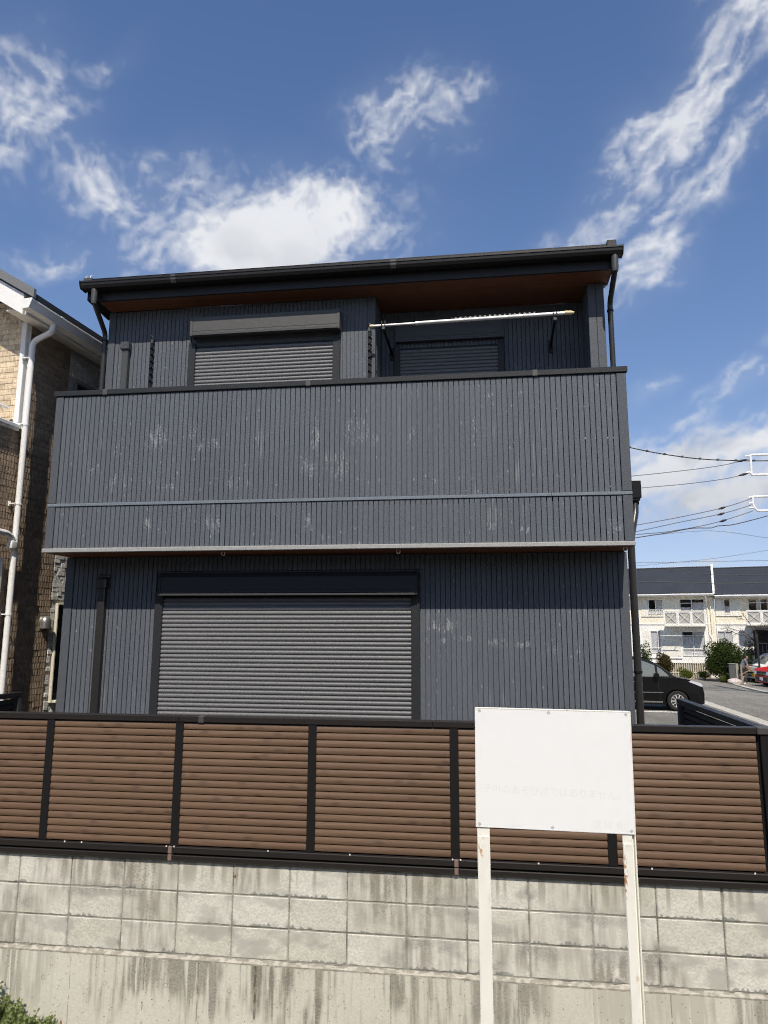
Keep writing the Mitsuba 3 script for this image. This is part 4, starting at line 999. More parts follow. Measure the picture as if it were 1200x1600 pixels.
def twindow(parent, x0, x1, z0, z1, mull=None, trans=None, drape=(0.0, 1.0), fm='m_white'):
    w = tobj('window', join([cbox(x0, x1, -0.03, 0.0, z1 - 0.05, z1, .004), cbox(x0, x1, -0.045, 0.0, z0, z0 + 0.05, .004), cbox(x0, x0 + 0.045, -0.03, 0.0, z0 + .0505, z1 - .0505, .004), cbox(x1 - 0.045, x1, -0.03, 0.0, z0 + .0505, z1 - .0505, .004)]
                            + [cbox(m - 0.025, m + 0.025, -0.032, 0.0, z0 + .0505, z1 - .0505, .004) for m in (mull or [])] + [cbox(x0 + .046, x1 - .046, -0.036, -0.004, t - 0.02, t + 0.02, .004) for t in (trans or [])]), fm, parent)
    gv_ = np.array([[x0 + .045, -0.022, z0 + .05], [x1 - .045, -0.022, z0 + .05], [x1 - .045, -0.022, z1 - .05], [x0 + .045, -0.022, z1 - .05]])
    tobj('pane', trimesh.Trimesh(gv_, np.array([[0, 1, 2], [0, 2, 3]]), process=False), 'm_glass', w)
    for a, b, zt in drape:
        xs = np.linspace(a, b, 40)
        ys = 0.06 - 0.0045 * np.sin(xs * 55) - 0.0015 * np.sin(xs * 23)
        v = np.vstack([np.c_[xs, ys, np.full(40, z0 + 0.055)], np.c_[xs, ys, np.full(40, zt)]])
        f = [[i, i + 1, i + 41] for i in range(39)] + [[i, i + 41, i + 40] for i in range(39)]
        tobj('curtain', trimesh.Trimesh(v, np.array(f), process=False), 'm_curtain', w)
    return w


def tbalcony(parent, x0, x1, z0, z1, n):
    b = tobj('balcony', join([cbox(x0, x1, -1.0, -0.002, z0, z0 + 0.12, .01), cbox(x0, x1, -1.02, -0.94, z1 - 0.06, z1, .01)]), 'm_panel', parent)
    w = (x1 - x0) / n
    for i in range(n):
        a, c = x0 + i * w + 0.03, x0 + (i + 1) * w - 0.03
        tobj('cross_panel', join([cbox(a, c, -1.0, -0.973, z1 - 0.13, z1 - 0.07, .005), cbox(a, c, -1.0, -0.973, z0 + 0.13, z0 + 0.19, .005), cbox(a, a + .05, -1.0, -0.973, z0 + .19, z1 - .13, .005), cbox(c - .05, c, -1.0, -0.973, z0 + .19, z1 - .13, .005),
                               bar((a + .05, -0.985, z0 + .19), (c - .05, -0.985, z1 - .13), 0.025, 0.045, (0, 1, 0)), bar((a + .05, -0.9815, z1 - .13), (c - .05, -0.9815, z0 + .19), 0.018, 0.045, (0, 1, 0))]), 'm_white', b)
        tobj('infill_panel', box(a, c, -0.955, -0.945, z0 + 0.13, z1 - 0.07), 'm_infill_shaded', b)
    for i in range(n + 1):
        tobj('post', cbox(x0 + i * w - 0.035, x0 + i * w + 0.035, -1.015, -0.945, z0 + 0.121, z1 - 0.061, .006), 'm_panel', b)
    return b


def storey(x0, x1, z0, z1, holes):
    """A hollow storey with its window openings."""
    cube = lambda a, b, c, d, e, f: m3.Manifold.cube([b - a, d - c, f - e]).translate([a, c, e])
    s = cube(x0, x1, 0.0, 7.5, z0, z1) - cube(x0 + 0.15, x1 - 0.15, 0.14, 7.35, z0 + 0.12, z1 - 0.12)
    for a, b, c, d in holes:
        s = s - cube(a + 0.045, b - 0.045, -0.1, 0.16, max(c + 0.05, z0 + 0.01), min(d - 0.05, z1 - 0.01))
    q = s.to_mesh()
    return trimesh.Trimesh(q.vert_properties[:, :3], q.tri_verts, process=False)


def thouse(name, label, x0, x1, dz, up, low):
    h = thing(name, label, 'house', 'white terraced houses across the road')
    tobj('wall', storey(x0, x1, 3.09, 4.80 + dz, up), 'm_cream', h)
    tobj('lower_wall', storey(x0, x1, 0.62, 3.06, low), 'm_lower', h)
    tobj('plinth', box(x0 - 0.0, x1, -0.05, 7.55, -0.5, 0.62), 'm_panel', h)
    tobj('band', cbox(x0, x1, -0.05, -0.001, 3.04, 3.12, .01), 'm_white', h)
    r = tobj('roof', prism([(-0.62, 4.94 + dz), (-0.62, 5.02 + dz), (3.75, 6.98 + dz), (8.1, 5.02 + dz), (8.1, 4.94 + dz)], 'x', x0, x1 - 0.02), 'm_tile', h)
    tobj('ridge', cbox(x0, x1 - 0.02, 3.65, 3.85, 6.93 + dz, 7.02 + dz, .02), 'm_tile', r)
    tobj('eave_board', join([cbox(x0, x1, -0.66, -0.61, 4.80 + dz, 4.945 + dz, .01), cbox(x0, x1 - .01, -0.72, -0.662, 4.86 + dz, 4.945 + dz, .015)]), 'm_white', h)
    tobj('eave_soffit', box(x0, x1, -0.61, 0.0, 4.80 + dz, 4.83 + dz), 'm_white', h)
    return h


h1 = thouse('terraced_house', 'white terraced house with three cross braced balcony panels, behind the black minivan', -4.5, 4.98, 0.06, [(1.0, 1.92, 3.70, 4.70), (2.93, 4.40, 3.35, 4.70)], [(1.03, 1.68, 1.22, 2.66), (2.94, 4.32, 1.05, 2.62)])
h2 = thouse('terraced_house', 'white terraced house right of the pale roof divider, behind the carport and the parked cars', 5.02, 15.0, -0.06, [(5.52, 5.90, 3.72, 4.68), (6.90, 8.24, 3.35, 4.71), (9.4, 10.8, 3.4, 4.7)], [(5.04, 5.93, 1.9, 2.66)])
tobj('roof_divider', join([prism([(-0.70, 4.98), (-0.70, 5.17), (3.75, 7.22), (8.1, 5.17), (8.1, 4.98)], 'x', 4.93, 5.06)]), 'm_white', h1)
tobj('pilaster', join([cbox(4.72, 4.94, -0.12, -0.001, 0.62, 4.80, .01), cbox(4.55, 4.69, -0.06, -0.001, 0.62, 3.0, .01)]), 'm_cream', h1)
tobj('downpipe', tube(bend([(4.52, -0.60, 4.80), (4.52, -0.5, 4.62), (4.55, -0.05, 4.45), (4.58, -0.05, 2.4), (4.72, -0.14, 2.2), (4.72, -0.14, 0.6)], 0.1), 0.04, 8), 'm_white', h1)
twindow(h1, 1.0, 1.92, 3.70, 4.70, [1.46], None, [(1.48, 1.86, 4.66), (1.06, 1.43, 4.0)])
twindow(h1, 2.93, 4.40, 3.35, 4.70, [3.65], [4.42], [(3.69, 4.35, 4.40), (2.98, 3.6, 4.15)])
twindow(h1, 1.03, 1.68, 1.22, 2.66, [1.5], [1.55], [(1.08, 1.46, 2.62), (1.54, 1.63, 2.62)])
twindow(h1, 2.94, 4.32, 1.05, 2.62, [3.62], [1.52, 2.36], [(2.99, 3.58, 2.30), (3.66, 4.27, 2.58)])
for a, b, z0, z1 in ((0.58, 0.96, 3.64, 4.72), (0.58, 1.0, 0.95, 2.68), (1.98, 2.9, 3.92, 4.22), (1.98, 2.9, 4.25, 4.72), (1.75, 2.85, 1.02, 1.30), (1.75, 2.85, 1.33, 1.72), (1.75, 2.85, 1.75, 2.22), (1.75, 2.85, 2.25, 2.62)):
    tobj('wall_panel', cbox(a, b, -0.025, -0.001, z0, z1, .006), 'm_panel', h1)
tobj('sill', join([cbox(0.55, 2.9, -0.08, -0.026, 0.88, 0.94, .01), cbox(0.55, 1.95, -0.07, -0.026, 3.56, 3.62, .01)]), 'm_white', h1)
tobj('window_grille', join([tube([(1.02, -0.12, z), (1.9, -0.12, z)], 0.015, 6) for z in (3.74, 4.0)] + [tube([(x, -0.12, 3.74), (x, -0.12, 4.0)], 0.012, 5) for x in np.arange(1.02, 1.91, 0.11)]), 'm_white', h1)
tbalcony(h1, 1.99, 4.42, 2.92, 3.92, 3)
tobj('clothes_rail', join([tube([(1.7, -0.75, 2.33), (3.0, -0.75, 2.33)], 0.022, 6)] + [bar((x, -0.02, 2.0), (x, -0.75, 2.33), 0.03, 0.03) for x in (1.9, 2.75)]), 'm_white', h1)
tobj('porch_rail', join([tube([(x, -1.0, 0.05), (x, -1.0, 1.3)], 0.025, 6) for x in (3.5, 4.3)] + [tube([(3.5, -1.0, z), (4.3, -1.0, z)], 0.02, 6) for z in (0.75, 1.28)]), 'm_white', h1)
ac = tobj('air_conditioner', cbox(4.36, 4.95, -0.55, -0.22, 0.66, 1.18, .02), 'm_panel', h1)
tobj('fan_grille', lathe([(0, .012), (.19, .012), (.2, 0), (0, 0)], (4.60, -0.551, 0.92), 'y', 20), 'm_greyroof', ac)
twindow(h2, 5.52, 5.90, 3.72, 4.68, None, None, [(5.57, 5.85, 4.2)])
twindow(h2, 6.90, 8.24, 3.35, 4.71, [7.58], [4.40], [(7.36, 7.54, 4.66), (7.95, 8.18, 4.66), (6.95, 7.2, 3.9)])
twindow(h2, 5.04, 5.93, 1.9, 2.66, [5.48], None, [(5.1, 5.44, 2.62), (5.52, 5.88, 2.62)])
twindow(h2, 9.4, 10.8, 3.4, 4.7, [10.1], None, [(9.45, 10.05, 4.66)])
for a, b, z0, z1 in ((5.98, 6.46, 3.66, 4.72), (5.03, 5.48, 3.7, 4.72)):
    tobj('wall_panel', cbox(a, b, -0.025, -0.001, z0, z1, .006), 'm_panel', h2)
tobj('sill', join([cbox(5.02, 6.52, -0.07, -0.026, 3.58, 3.65, .01)]), 'm_white', h2)
tbalcony(h2, 6.72, 9.2, 2.98, 3.92, 3)

# carport with its dark lattice fence
cpt = thing('carport', 'dark flat roofed carport behind the white van and the red car', 'carport')
tobj('roof', cbox(6.95, 13.0, -4.6, -1.05, 2.70, 2.86, .02), 'm_plastic', cpt)
for x in (7.05, 12.8):
    for y in (-4.4, -1.3):
        tobj('post', cbox(x - .05, x + .05, y - .05, y + .05, -0.4, 2.699, .01), 'm_plastic', cpt)
tobj('shade_panel', cbox(7.12, 12.7, -1.32, -1.28, 1.95, 2.69, .01), 'm_plastic', cpt)  # dark sheet added so the space under the roof reads as shaded
lf_ = tobj('lattice_fence', join([cbox(7.12, 12.7, -1.36, -1.24, 1.86, 1.92, .01), box(7.12, 12.7, -1.27, -1.25, 0.2, 1.86)]), 'm_plastic', cpt)  # solid dark sheet behind the bars stands in for shade likewise
for k in range(24):
    tobj('bar', cbox(7.2 + 0.22 * k, 7.25 + 0.22 * k, -1.335, -1.275, 0.25, 1.859, .008), 'm_cargrey', lf_)

# low wall with a white fence, pillar, posts
lw = thing('low_wall', 'low tan garden wall in front of the terraced houses', 'wall')
obj('body', cbox(11.0, 16.9, 41.6, 41.75, -0.4, 0.62, .01), 'm_tan', lw)
obj('cap', cbox(10.98, 16.92, 41.57, 41.78, 0.621, 0.69, .01), 'm_tan', lw)
gf = thing('garden_fence', 'white wire garden fence on the low tan wall', 'fence')
for k in range(18):
    obj('picket', cbox(14.3 + 0.13 * k, 14.33 + 0.13 * k, 41.50, 41.53, -0.28, 0.76, .004), 'm_panel', gf)
obj('rail', join([cbox(14.25, 16.6, 41.531, 41.55, z, z + .03, .004) for z in (0.1, 0.68)]), 'm_panel', gf)
gp = thing('gate_pillar', 'dark concrete gate pillar with a pale edge right of the large bush', 'pillar')
obj('slab', cbox(16.70, 17.03, 37.55, 37.68, -0.4, 0.82, .01), 'm_slab', gp)
obj('edge_post', cbox(17.035, 17.18, 37.50, 37.66, -0.4, 0.85, .012), 'm_kerb', gp)
obj('cap', cbox(16.68, 17.03, 37.52, 37.71, 0.821, 0.85, .008), 'm_kerb', gp)
bp = thing('wooden_post', 'thin brown wooden post beside the gate pillar', 'post')
obj('shaft', cbox(17.16, 17.25, 37.15, 37.25, -0.4, 0.80, .01), 'm_tan', bp)


# ------------------------------------------------------------------ cars
def man(poly, w0, w1, ref=None):
    if sum(poly[i - 1][0] * poly[i][1] - poly[i][0] * poly[i - 1][1] for i in range(len(poly))) < 0:
        poly = poly[::-1]
    m = m3.CrossSection([poly]).extrude(w1 - w0).translate([0, 0, w0])       # (x, z, y)
    return m.refine_to_length(ref) if ref else m


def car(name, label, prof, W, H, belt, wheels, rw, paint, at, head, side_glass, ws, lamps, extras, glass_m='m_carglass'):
    c = thing(name, label, 'car')
    M = np.eye(4)
    ch, sh = math.cos(head), math.sin(head)
    M[:3, 0], M[:3, 1], M[:3, 3] = (ch, sh, 0), (-sh, ch, 0), (at[0], at[1], float(zg(at[1])))
    L = -min(p[0] for p in prof)

    def warp(v):
        v = np.array(v, float)
        x, y, z = v[:, 0].copy(), v[:, 2].copy(), v[:, 1].copy()
        t = np.clip((z - belt) / (H - belt), 0, 1)
        k = 1 - 0.15 * t ** 1.3
        f = np.clip(-x / 0.55, 0, 1)
        b = np.clip((L + x) / 0.4, 0, 1)
        k *= 0.86 + 0.14 * np.sqrt(f * (2 - f))
        k *= 0.92 + 0.08 * np.sqrt(b * (2 - b))
        k *= 0.95 + 0.05 * np.clip((z - 0.2) / 0.4, 0, 1)
        out = np.stack([x, y * k, z], 1)
        return out @ M[:3, :3].T + M[:3, 3]

    def put(nm, m, material, parent=c, smooth=35):
        q = m.to_mesh()
        return obj(nm, trimesh.Trimesh(warp(q.vert_properties[:, :3]), q.tri_verts[:, [0, 2, 1]], process=False), material, parent, smooth)

    def loc(m):
        return m.apply_transform(M)

    body = man(prof, -W / 2, W / 2)
    for x in wheels:
        cyl = m3.Manifold.cylinder(0.3, rw + 0.055, rw + 0.055, 28)
        for s in (-1, 1):
            body = body - cyl.translate([x, rw, (W / 2 - 0.24) if s > 0 else (-W / 2 - 0.06)])
    put('body', body.refine_to_length(0.09), paint)
    # inner floor that closes the arches
    for x in wheels:
        for s in (-1, 1):
            y = s * (W / 2 - 0.115)
            w = obj('wheel', loc(lathe([(0.001, -.10), (rw * .62, -.10), (rw * .64, -.02), (rw * .62, .06), (0.001, .06)], (x, y, rw), 'y', 28)), 'm_plastic', c, 40)
            obj('tyre', loc(lathe([(rw * .64, -.095), (rw * .90, -.10), (rw, -.075), (rw, .075), (rw * .90, .10), (rw * .64, .095), (rw * .64, -.095)], (x, y, rw), 'y', 32)), 'm_tyre', w, 40)
            spokes = []
            ys = y + s * 0.085
            for k in range(extras.get('spokes', 10)):
                a = 2 * math.pi * k / extras.get('spokes', 10)
                spokes.append(bar((x + .02 * math.cos(a), ys, rw + .02 * math.sin(a)), (x + rw * .62 * math.cos(a), ys, rw + rw * .62 * math.sin(a)), 0.028, 0.03, (0, 1, 0)))
            spokes.append(lathe([(rw * .58, -.012), (rw * .645, -.012), (rw * .645, .012), (rw * .58, .012), (rw * .58, -.012)], (x, ys, rw), 'y', 28))
            spokes.append(lathe([(0.001, -.02), (.05, -.018), (.05, .018), (0.001, .02)], (x, ys, rw), 'y', 14))
            obj('rim', loc(join(spokes)), extras.get('rim', 'm_alu'), w)
    for poly in side_glass:
        for s in (-1, 1):
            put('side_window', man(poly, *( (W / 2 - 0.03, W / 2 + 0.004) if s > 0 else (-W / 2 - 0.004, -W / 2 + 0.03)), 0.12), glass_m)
    w_ = np.array(ws, float)
    t_ = np.gradient(w_, axis=0)
    t_ /= np.linalg.norm(t_, axis=1, keepdims=True)
    nn = np.stack([-t_[:, 1], t_[:, 0]], 1)
    nn *= np.sign(nn[:, 1:2])
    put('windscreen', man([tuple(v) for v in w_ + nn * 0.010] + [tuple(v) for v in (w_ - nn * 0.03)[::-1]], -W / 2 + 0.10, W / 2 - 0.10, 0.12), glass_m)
    for nm, poly, y0_, y1_, mm in lamps:
        for s in (-1, 1):
            put(nm, man(poly, *((y0_, y1_) if s > 0 else (-y1_, -y0_)), 0.08), mm)
    for nm, poly, y0_, y1_, mm in extras.get('front', []):
        put(nm, man(poly, y0_, y1_, 0.1), mm)
    mx, mz = extras['mirror']
    for s in (-1, 1):
        mm_ = cbox(mx - 0.09, mx + 0.07, s * (W / 2 + 0.10) - 0.10, s * (W / 2 + 0.10) + 0.10, mz - 0.075, mz + 0.075, 0.03)
        obj('mirror', loc(join([mm_, bar((mx + .02, s * (W / 2 - 0.08), mz - .05), (mx + .02, s * (W / 2 + .05), mz - .03), .05, .04)])), extras.get('mirror_m', paint), c, 30)
    for x, z in extras.get('handles', []):
        for s in (-1, 1):
            obj('door_handle', loc(cbox(x - .09, x + .09, s * (W / 2 - 0.004) - 0.02, s * (W / 2 - 0.004) + 0.02, z - .018, z + .018, .008)), extras.get('handle_m', paint), c)
    return c


VAN = [(0, .26), (0, .55), (-.03, .74), (-.10, .90), (-.30, .99), (-.55, 1.06), (-.92, 1.13), (-1.26, 1.40), (-1.62, 1.63), (-2.0, 1.76), (-2.4, 1.82), (-3.2, 1.85), (-4.2, 1.82), (-4.55, 1.72), (-4.70, 1.15), (-4.74, .7), (-4.70, .35), (-4.55, .22), (-.25, .20)]
car('minivan', 'black minivan parked facing right beyond the dark house, partly behind its downpipe', VAN[::-1], 1.72, 1.85, 1.05, (-.87, -3.70), .335, 'm_carblack', (10.42, 21.35), math.radians(-4.5),
    [[(-1.10, 1.15), (-1.46, 1.15), (-1.48, 1.47), (-1.34, 1.38)], [(-1.53, 1.13), (-2.42, 1.13), (-2.40, 1.70), (-1.95, 1.66), (-1.56, 1.51)], [(-2.50, 1.13), (-3.48, 1.14), (-3.46, 1.72), (-2.50, 1.72)], [(-3.56, 1.14), (-4.40, 1.20), (-4.28, 1.67), (-3.54, 1.72)]],
    [(-.96, 1.16), (-1.26, 1.40), (-1.60, 1.615)],
    [('headlight', [(-.03, .84), (-.10, .93), (-.42, 1.02), (-.50, .98), (-.10, .82)], .50, .865, 'm_lamp'), ('bumper_trim', [(0.012, .36), (0.012, .62), (-.05, .66), (-.09, .60), (-.06, .34)], .62, .80, 'm_chrome'), ('sill_trim', [(-1.35, .27), (-1.35, .32), (-3.2, .32), (-3.2, .27)], .83, .872, 'm_chrome'), ('side_moulding', [(-1.32, .60), (-1.32, .625), (-3.3, .60), (-3.3, .575)], .83, .868, 'm_chrome'), ('door_seam', [(-1.38, .30), (-1.395, .30), (-1.50, 1.10), (-1.485, 1.10)], .83, .864, 'm_dark'), ('door_seam', [(-2.455, .30), (-2.47, .30), (-2.47, 1.10), (-2.455, 1.10)], .83, .864, 'm_dark')],
    {'front': [('grille', [(0.01, .30), (0.01, .62), (-.02, .76), (-.06, .76), (-.06, .30)], -.58, .58, 'm_plastic'), ('number_plate', [(0.025, .40), (0.025, .56), (0.012, .56), (0.012, .40)], -.165, .165, 'm_plate')], 'mirror': (-1.52, 1.18), 'handles': [(-2.25, .95), (-2.75, .95)], 'spokes': 10, 'handle_m': 'm_chrome'})
KEI = [(0, .26), (0, .62), (-.03, .86), (-.10, .95), (-.50, 1.02), (-1.02, 1.50), (-1.25, 1.62), (-1.6, 1.68), (-2.8, 1.68), (-3.25, 1.60), (-3.38, 1.1), (-3.40, .40), (-3.3, .24), (-.2, .22)]
car('white_van', 'small white boxy van with a dark roof parked beyond the red car', KEI[::-1], 1.48, 1.68, 1.0, (-.62, -3.02), .28, 'm_carwhite', (18.2, 38.7), math.radians(188),
    [[(-.98, 1.04), (-1.85, 1.04), (-1.85, 1.56), (-1.34, 1.55)], [(-1.93, 1.04), (-2.75, 1.04), (-2.75, 1.57), (-1.93, 1.57)]],
    [(-.54, 1.06), (-.99, 1.47)],
    [('headlight', [(0.008, .66), (-.03, .88), (-.30, .92), (-.22, .68)], .50, .745, 'm_lamp'), ('roof_panel', [(-1.30, 1.645), (-1.6, 1.70), (-2.8, 1.70), (-3.2, 1.625), (-2.8, 1.66), (-1.6, 1.66)][::-1], 0.0, .69, 'm_cargrey')],
    {'front': [('grille', [(0.012, .52), (0.012, .60), (-.02, .60), (-.02, .52)], -.38, .38, 'm_plastic'), ('air_intake', [(0.012, .36), (0.012, .44), (-.02, .44), (-.02, .36)], -.30, .30, 'm_plastic'), ('number_plate', [(0.03, .36), (0.03, .52), (0.014, .52), (0.014, .36)], .22, .55, 'm_yellow'), ('front_panel', [(0.006, .62), (-.022, .86), (-.04, .86), (-.02, .62)], -.62, .62, 'm_panel')], 'mirror': (-.80, 1.08), 'spokes': 8, 'rim': 'm_cargrey'})
RED = [(0, .24), (0, .60), (-.02, .80), (-.08, .92), (-.60, .99), (-.80, 1.02), (-1.25, 1.42), (-1.5, 1.53), (-1.9, 1.57), (-2.9, 1.55), (-3.25, 1.30), (-3.38, 1.0), (-3.40, .40), (-3.3, .22), (-.2, .20)]
car('red_car', 'small red car with white ringed wheels at the right edge, nose towards the road', RED[::-1], 1.48, 1.57, 1.0, (-.66, -3.0), .285, 'm_carred', (17.62, 35.5), math.radians(190),
    [[(-1.10, 1.04), (-1.95, 1.04), (-1.95, 1.46), (-1.60, 1.45), (-1.38, 1.36)], [(-2.03, 1.04), (-2.85, 1.06), (-2.75, 1.46), (-2.03, 1.46)]],
    [(-.82, 1.04), (-1.22, 1.395)],
    [('headlight', [(0.012, .62), (-.02, .80), (-.20, .82), (-.20, .60)], .48, .735, 'm_lamp')],
    {'front': [('grille', [(0.012, .58), (0.0, .80), (-.04, .80), (-.03, .58)], -.50, .50, 'm_plastic'), ('bumper_intake', [(0.014, .28), (0.014, .50), (-.04, .50), (-.04, .28)], -.60, .60, 'm_plastic'), ('number_plate', [(0.03, .34), (0.03, .50), (0.015, .50), (0.015, .34)], -.165, .165, 'm_plate'), ('chrome_bar', [(0.022, .66), (0.022, .69), (0.0, .69), (0.0, .66)], -.5, .5, 'm_chrome')], 'mirror': (-1.0, 1.10), 'mirror_m': 'm_carwhite', 'spokes': 16, 'rim': 'm_carwhite'})

# ------------------------------------------------------------------ person leaning beside the white van
pe = thing('person', 'person in grey T-shirt and dark shorts leaning forward beside the white van', 'person')


def bones(pairs, ref=0.03, it=12):
    m = None
    for a, ra, b, rb in pairs:
        s1_ = m3.Manifold.sphere(ra, 16).translate(list(a))
        s2_ = m3.Manifold.sphere(rb, 16).translate(list(b))
        h = m3.Manifold.batch_hull([s1_, s2_])
        m = h if m is None else m + h
    q = m.refine_to_length(ref).to_mesh()
    t = trimesh.Trimesh(q.vert_properties[:, :3], q.tri_verts, process=True)
    trimesh.smoothing.filter_taubin(t, iterations=it)
    return t


PB = np.array([17.28, 37.35, -0.25])      # faces +x, trunk bent forward, one hand on the van
J = dict(hip=(0, 0, .82), waist=(.05, 0, .98), chest=(.16, 0, 1.17), neck=(.22, 0, 1.33), head=(.27, 0, 1.45), hl=(0.0, .10, .80), hr=(0.0, -.10, .80), kl=(.08, .11, .44), kr=(.03, -.11, .43), al=(0.0, .11, .09), ar=(-.06, -.11, .09),
         sl=(.19, .19, 1.27), sr=(.19, -.19, 1.27), el=(.25, .24, 1.02), er=(.24, -.26, 1.01), wl=(.40, .18, .86), wr=(.38, -.22, .82))
J = {k: PB + np.array(v) for k, v in J.items()}
o_ = lambda k, *d: J[k] + np.array(d)
body = [(J['hip'], .125, J['waist'], .118), (J['waist'], .118, J['chest'], .135), (J['chest'], .135, o_('neck', 0, 0, -.06), .07), (J['neck'], .055, o_('head', -.01, 0, -.04), .055), (J['sl'], .062, J['sr'], .062), (J['chest'], .12, J['sl'], .06), (J['chest'], .12, J['sr'], .06)]
for s in 'lr':
    body += [(J['h' + s], .095, J['k' + s], .058), (J['k' + s], .058, J['a' + s], .040), (o_('a' + s, 0, 0, -.035), .045, o_('a' + s, .15, 0, -.05), .035), (J['s' + s], .058, J['e' + s], .043), (J['e' + s], .043, J['w' + s], .030)]
    w_, e_ = J['w' + s], J['e' + s]
    d_ = (w_ - e_) / np.linalg.norm(w_ - e_)
    pm = w_ + d_ * .07
    body += [(w_, .028, pm, .034)]
    sd = np.cross(d_, (0, 0, 1.0))
    sd /= np.linalg.norm(sd)
    for k, (off, ln) in enumerate(((-.030, .058), (-.010, .070), (.010, .066), (.028, .050))):
        r0 = pm + sd * off
        mid = r0 + d_ * ln * .6
        tip = mid + d_ * ln * .45 + np.array([0, 0, -.02])
        body += [(r0, .011, mid, .010), (mid, .010, tip, .008)]
    th = w_ + d_ * .03 + sd * -.03
    body += [(th, .012, th + d_ * .045 - sd * .025, .009)]
obj('body', bones(body, 0.022, 8), 'm_skin', pe, True)
hc = J['head']
hm = bones([(hc + [0, 0, .035], .088, hc + [.03, 0, .03], .082), (hc + [.02, 0, -.02], .072, hc + [.045, 0, -.075], .045), (hc + [.10, 0, .0], .016, hc + [.113, 0, -.022], .014), (hc + [0, .085, -.005], .018, hc + [0, .088, .02], .018), (hc + [0, -.085, -.005], .018, hc + [0, -.088, .02], .018)], .018, 4)
obj('head', hm, 'm_skin', pe, True)
obj('hair', bones([(hc + [-.012, 0, .06], .090, hc + [-.035, 0, .02], .082)], .02, 4), 'm_dark', pe, True)
obj('eye', join([trimesh.creation.icosphere(1, .011).apply_translation(hc + [.103, s * .034, .016]) for s in (-1, 1)]), 'm_dark', pe, True)
obj('shirt', bones([(J['waist'] + [-.01, 0, -.07], .142, J['waist'], .134), (J['waist'], .134, J['chest'], .150), (J['chest'], .148, o_('neck', -.03, 0, -.09), .085), (J['sl'], .076, J['sr'], .076), (J['chest'], .135, J['sl'], .074), (J['chest'], .135, J['sr'], .074), (J['sl'], .073, J['sl'] + (J['el'] - J['sl']) * .62, .064), (J['sr'], .073, J['sr'] + (J['er'] - J['sr']) * .62, .064)], .025, 6), 'm_shirt', pe, True)
obj('shorts', bones([(J['hip'], .138, J['waist'] + [-.01, 0, -.06], .136)] + [(J['h' + s], .112, J['h' + s] * .22 + J['k' + s] * .78, .088) for s in 'lr'], .025, 6), 'm_shorts', pe, True)
obj('shoe', bones([(o_('al', -.02, 0, -.045), .050, o_('al', .16, 0, -.055), .040)], .02, 3), 'm_white', pe, True)
obj('shoe', bones([(o_('ar', -.02, 0, -.045), .050, o_('ar', .16, 0, -.055), .040)], .02, 3), 'm_white', pe, True)


# ------------------------------------------------------------------ shrubs and plants
def shrub(name, label, cat, centre, radii, n, size, m, seed, stems=7, hollow=0.55, lumps=9, group=None):
    s = thing(name, label, cat, group)
    c = np.asarray(centre, float)
    obj('foliage', leaves(clump(c, radii, n, seed, hollow, lumps), size, seed + 1), m, s)
    g = np.random.default_rng(seed + 2)
    ts = []
    for k in range(stems):
        e = c + g.uniform(-.62, .62, 3) * np.asarray(radii)
        b = np.array([c[0] + g.uniform(-.2, .2) * radii[0], c[1] + g.uniform(-.2, .2) * radii[1], -0.35])
        mid = (b + e) / 2 + g.normal(size=3) * 0.08 * max(radii)
        ts.append(tube(bend([b, mid, e], .3), np.linspace(0.028, 0.008, 7) * max(radii) / 1.0, 6))
    obj('stem', join(ts), 'm_bark', s)
    return s


shrub('large_bush', 'large dark green bush at the bend of the road, left of the gate pillar', 'bush', (17.15, 39.2, 0.98), (1.30, 1.1, 1.5), 11000, 0.13, 'm_bush', 3, 12, .35, 22)
shrub('round_shrub', 'small rounded reddish green shrub before the white terraced house, right of the downpipe', 'shrub', (14.0, 41.0, 0.66), (0.62, 0.55, 0.80), 2600, 0.11, 'm_reddish', 13)
shrub('dark_shrub', 'narrow dark shrub half hidden behind the downpipe at the house corner', 'shrub', (12.95, 41.0, 1.05), (0.42, 0.45, 1.15), 1400, 0.11, 'm_bush', 23)
shrub('ground_plant', 'low yellow green ground plant at the far road edge below the small rounded shrub', 'plant', (15.0, 40.6, 0.10), (0.75, 0.40, 0.34), 1300, 0.10, 'm_cover', 33, 3)
shrub('ground_plant', 'low yellow green ground plant at the far road edge left of the large bush', 'plant', (16.25, 40.7, 0.06), (0.62, 0.36, 0.24), 900, 0.09, 'm_cover', 43, 3)
shrub('weed_tuft', 'green tuft of weeds at the foot of the large bush', 'weed', (16.60, 38.2, -0.08), (0.36, 0.25, 0.26), 700, 0.08, 'm_cover', 53, 2)
shrub('climber', 'pale green climbing plant behind the gate pillar before the white house wall', 'plant', (18.6, 39.9, 1.15), (0.42, 0.4, 1.1), 900, 0.10, 'm_reddish', 63, 6)
bt = thing('bare_climber', 'bare grey branches of a leafless climber over the large bush and the carport', 'tree')
g5 = np.random.default_rng(77)


def twigs(p, d, L, r, depth, out):
    e = p + d * L
    out.append(tube([p, (p + e) / 2 + g5.normal(size=3) * L * .07, e], [r, r * .85, r * .65], 5))
    if depth:
        for k in range(g5.integers(2, 4)):
            nd = d + g5.normal(size=3) * [0.75, 0.4, 0.5]
            nd /= np.linalg.norm(nd)
            twigs(p + (e - p) * g5.uniform(.45, 1), nd, L * g5.uniform(.5, .8), r * .6, depth - 1, out)


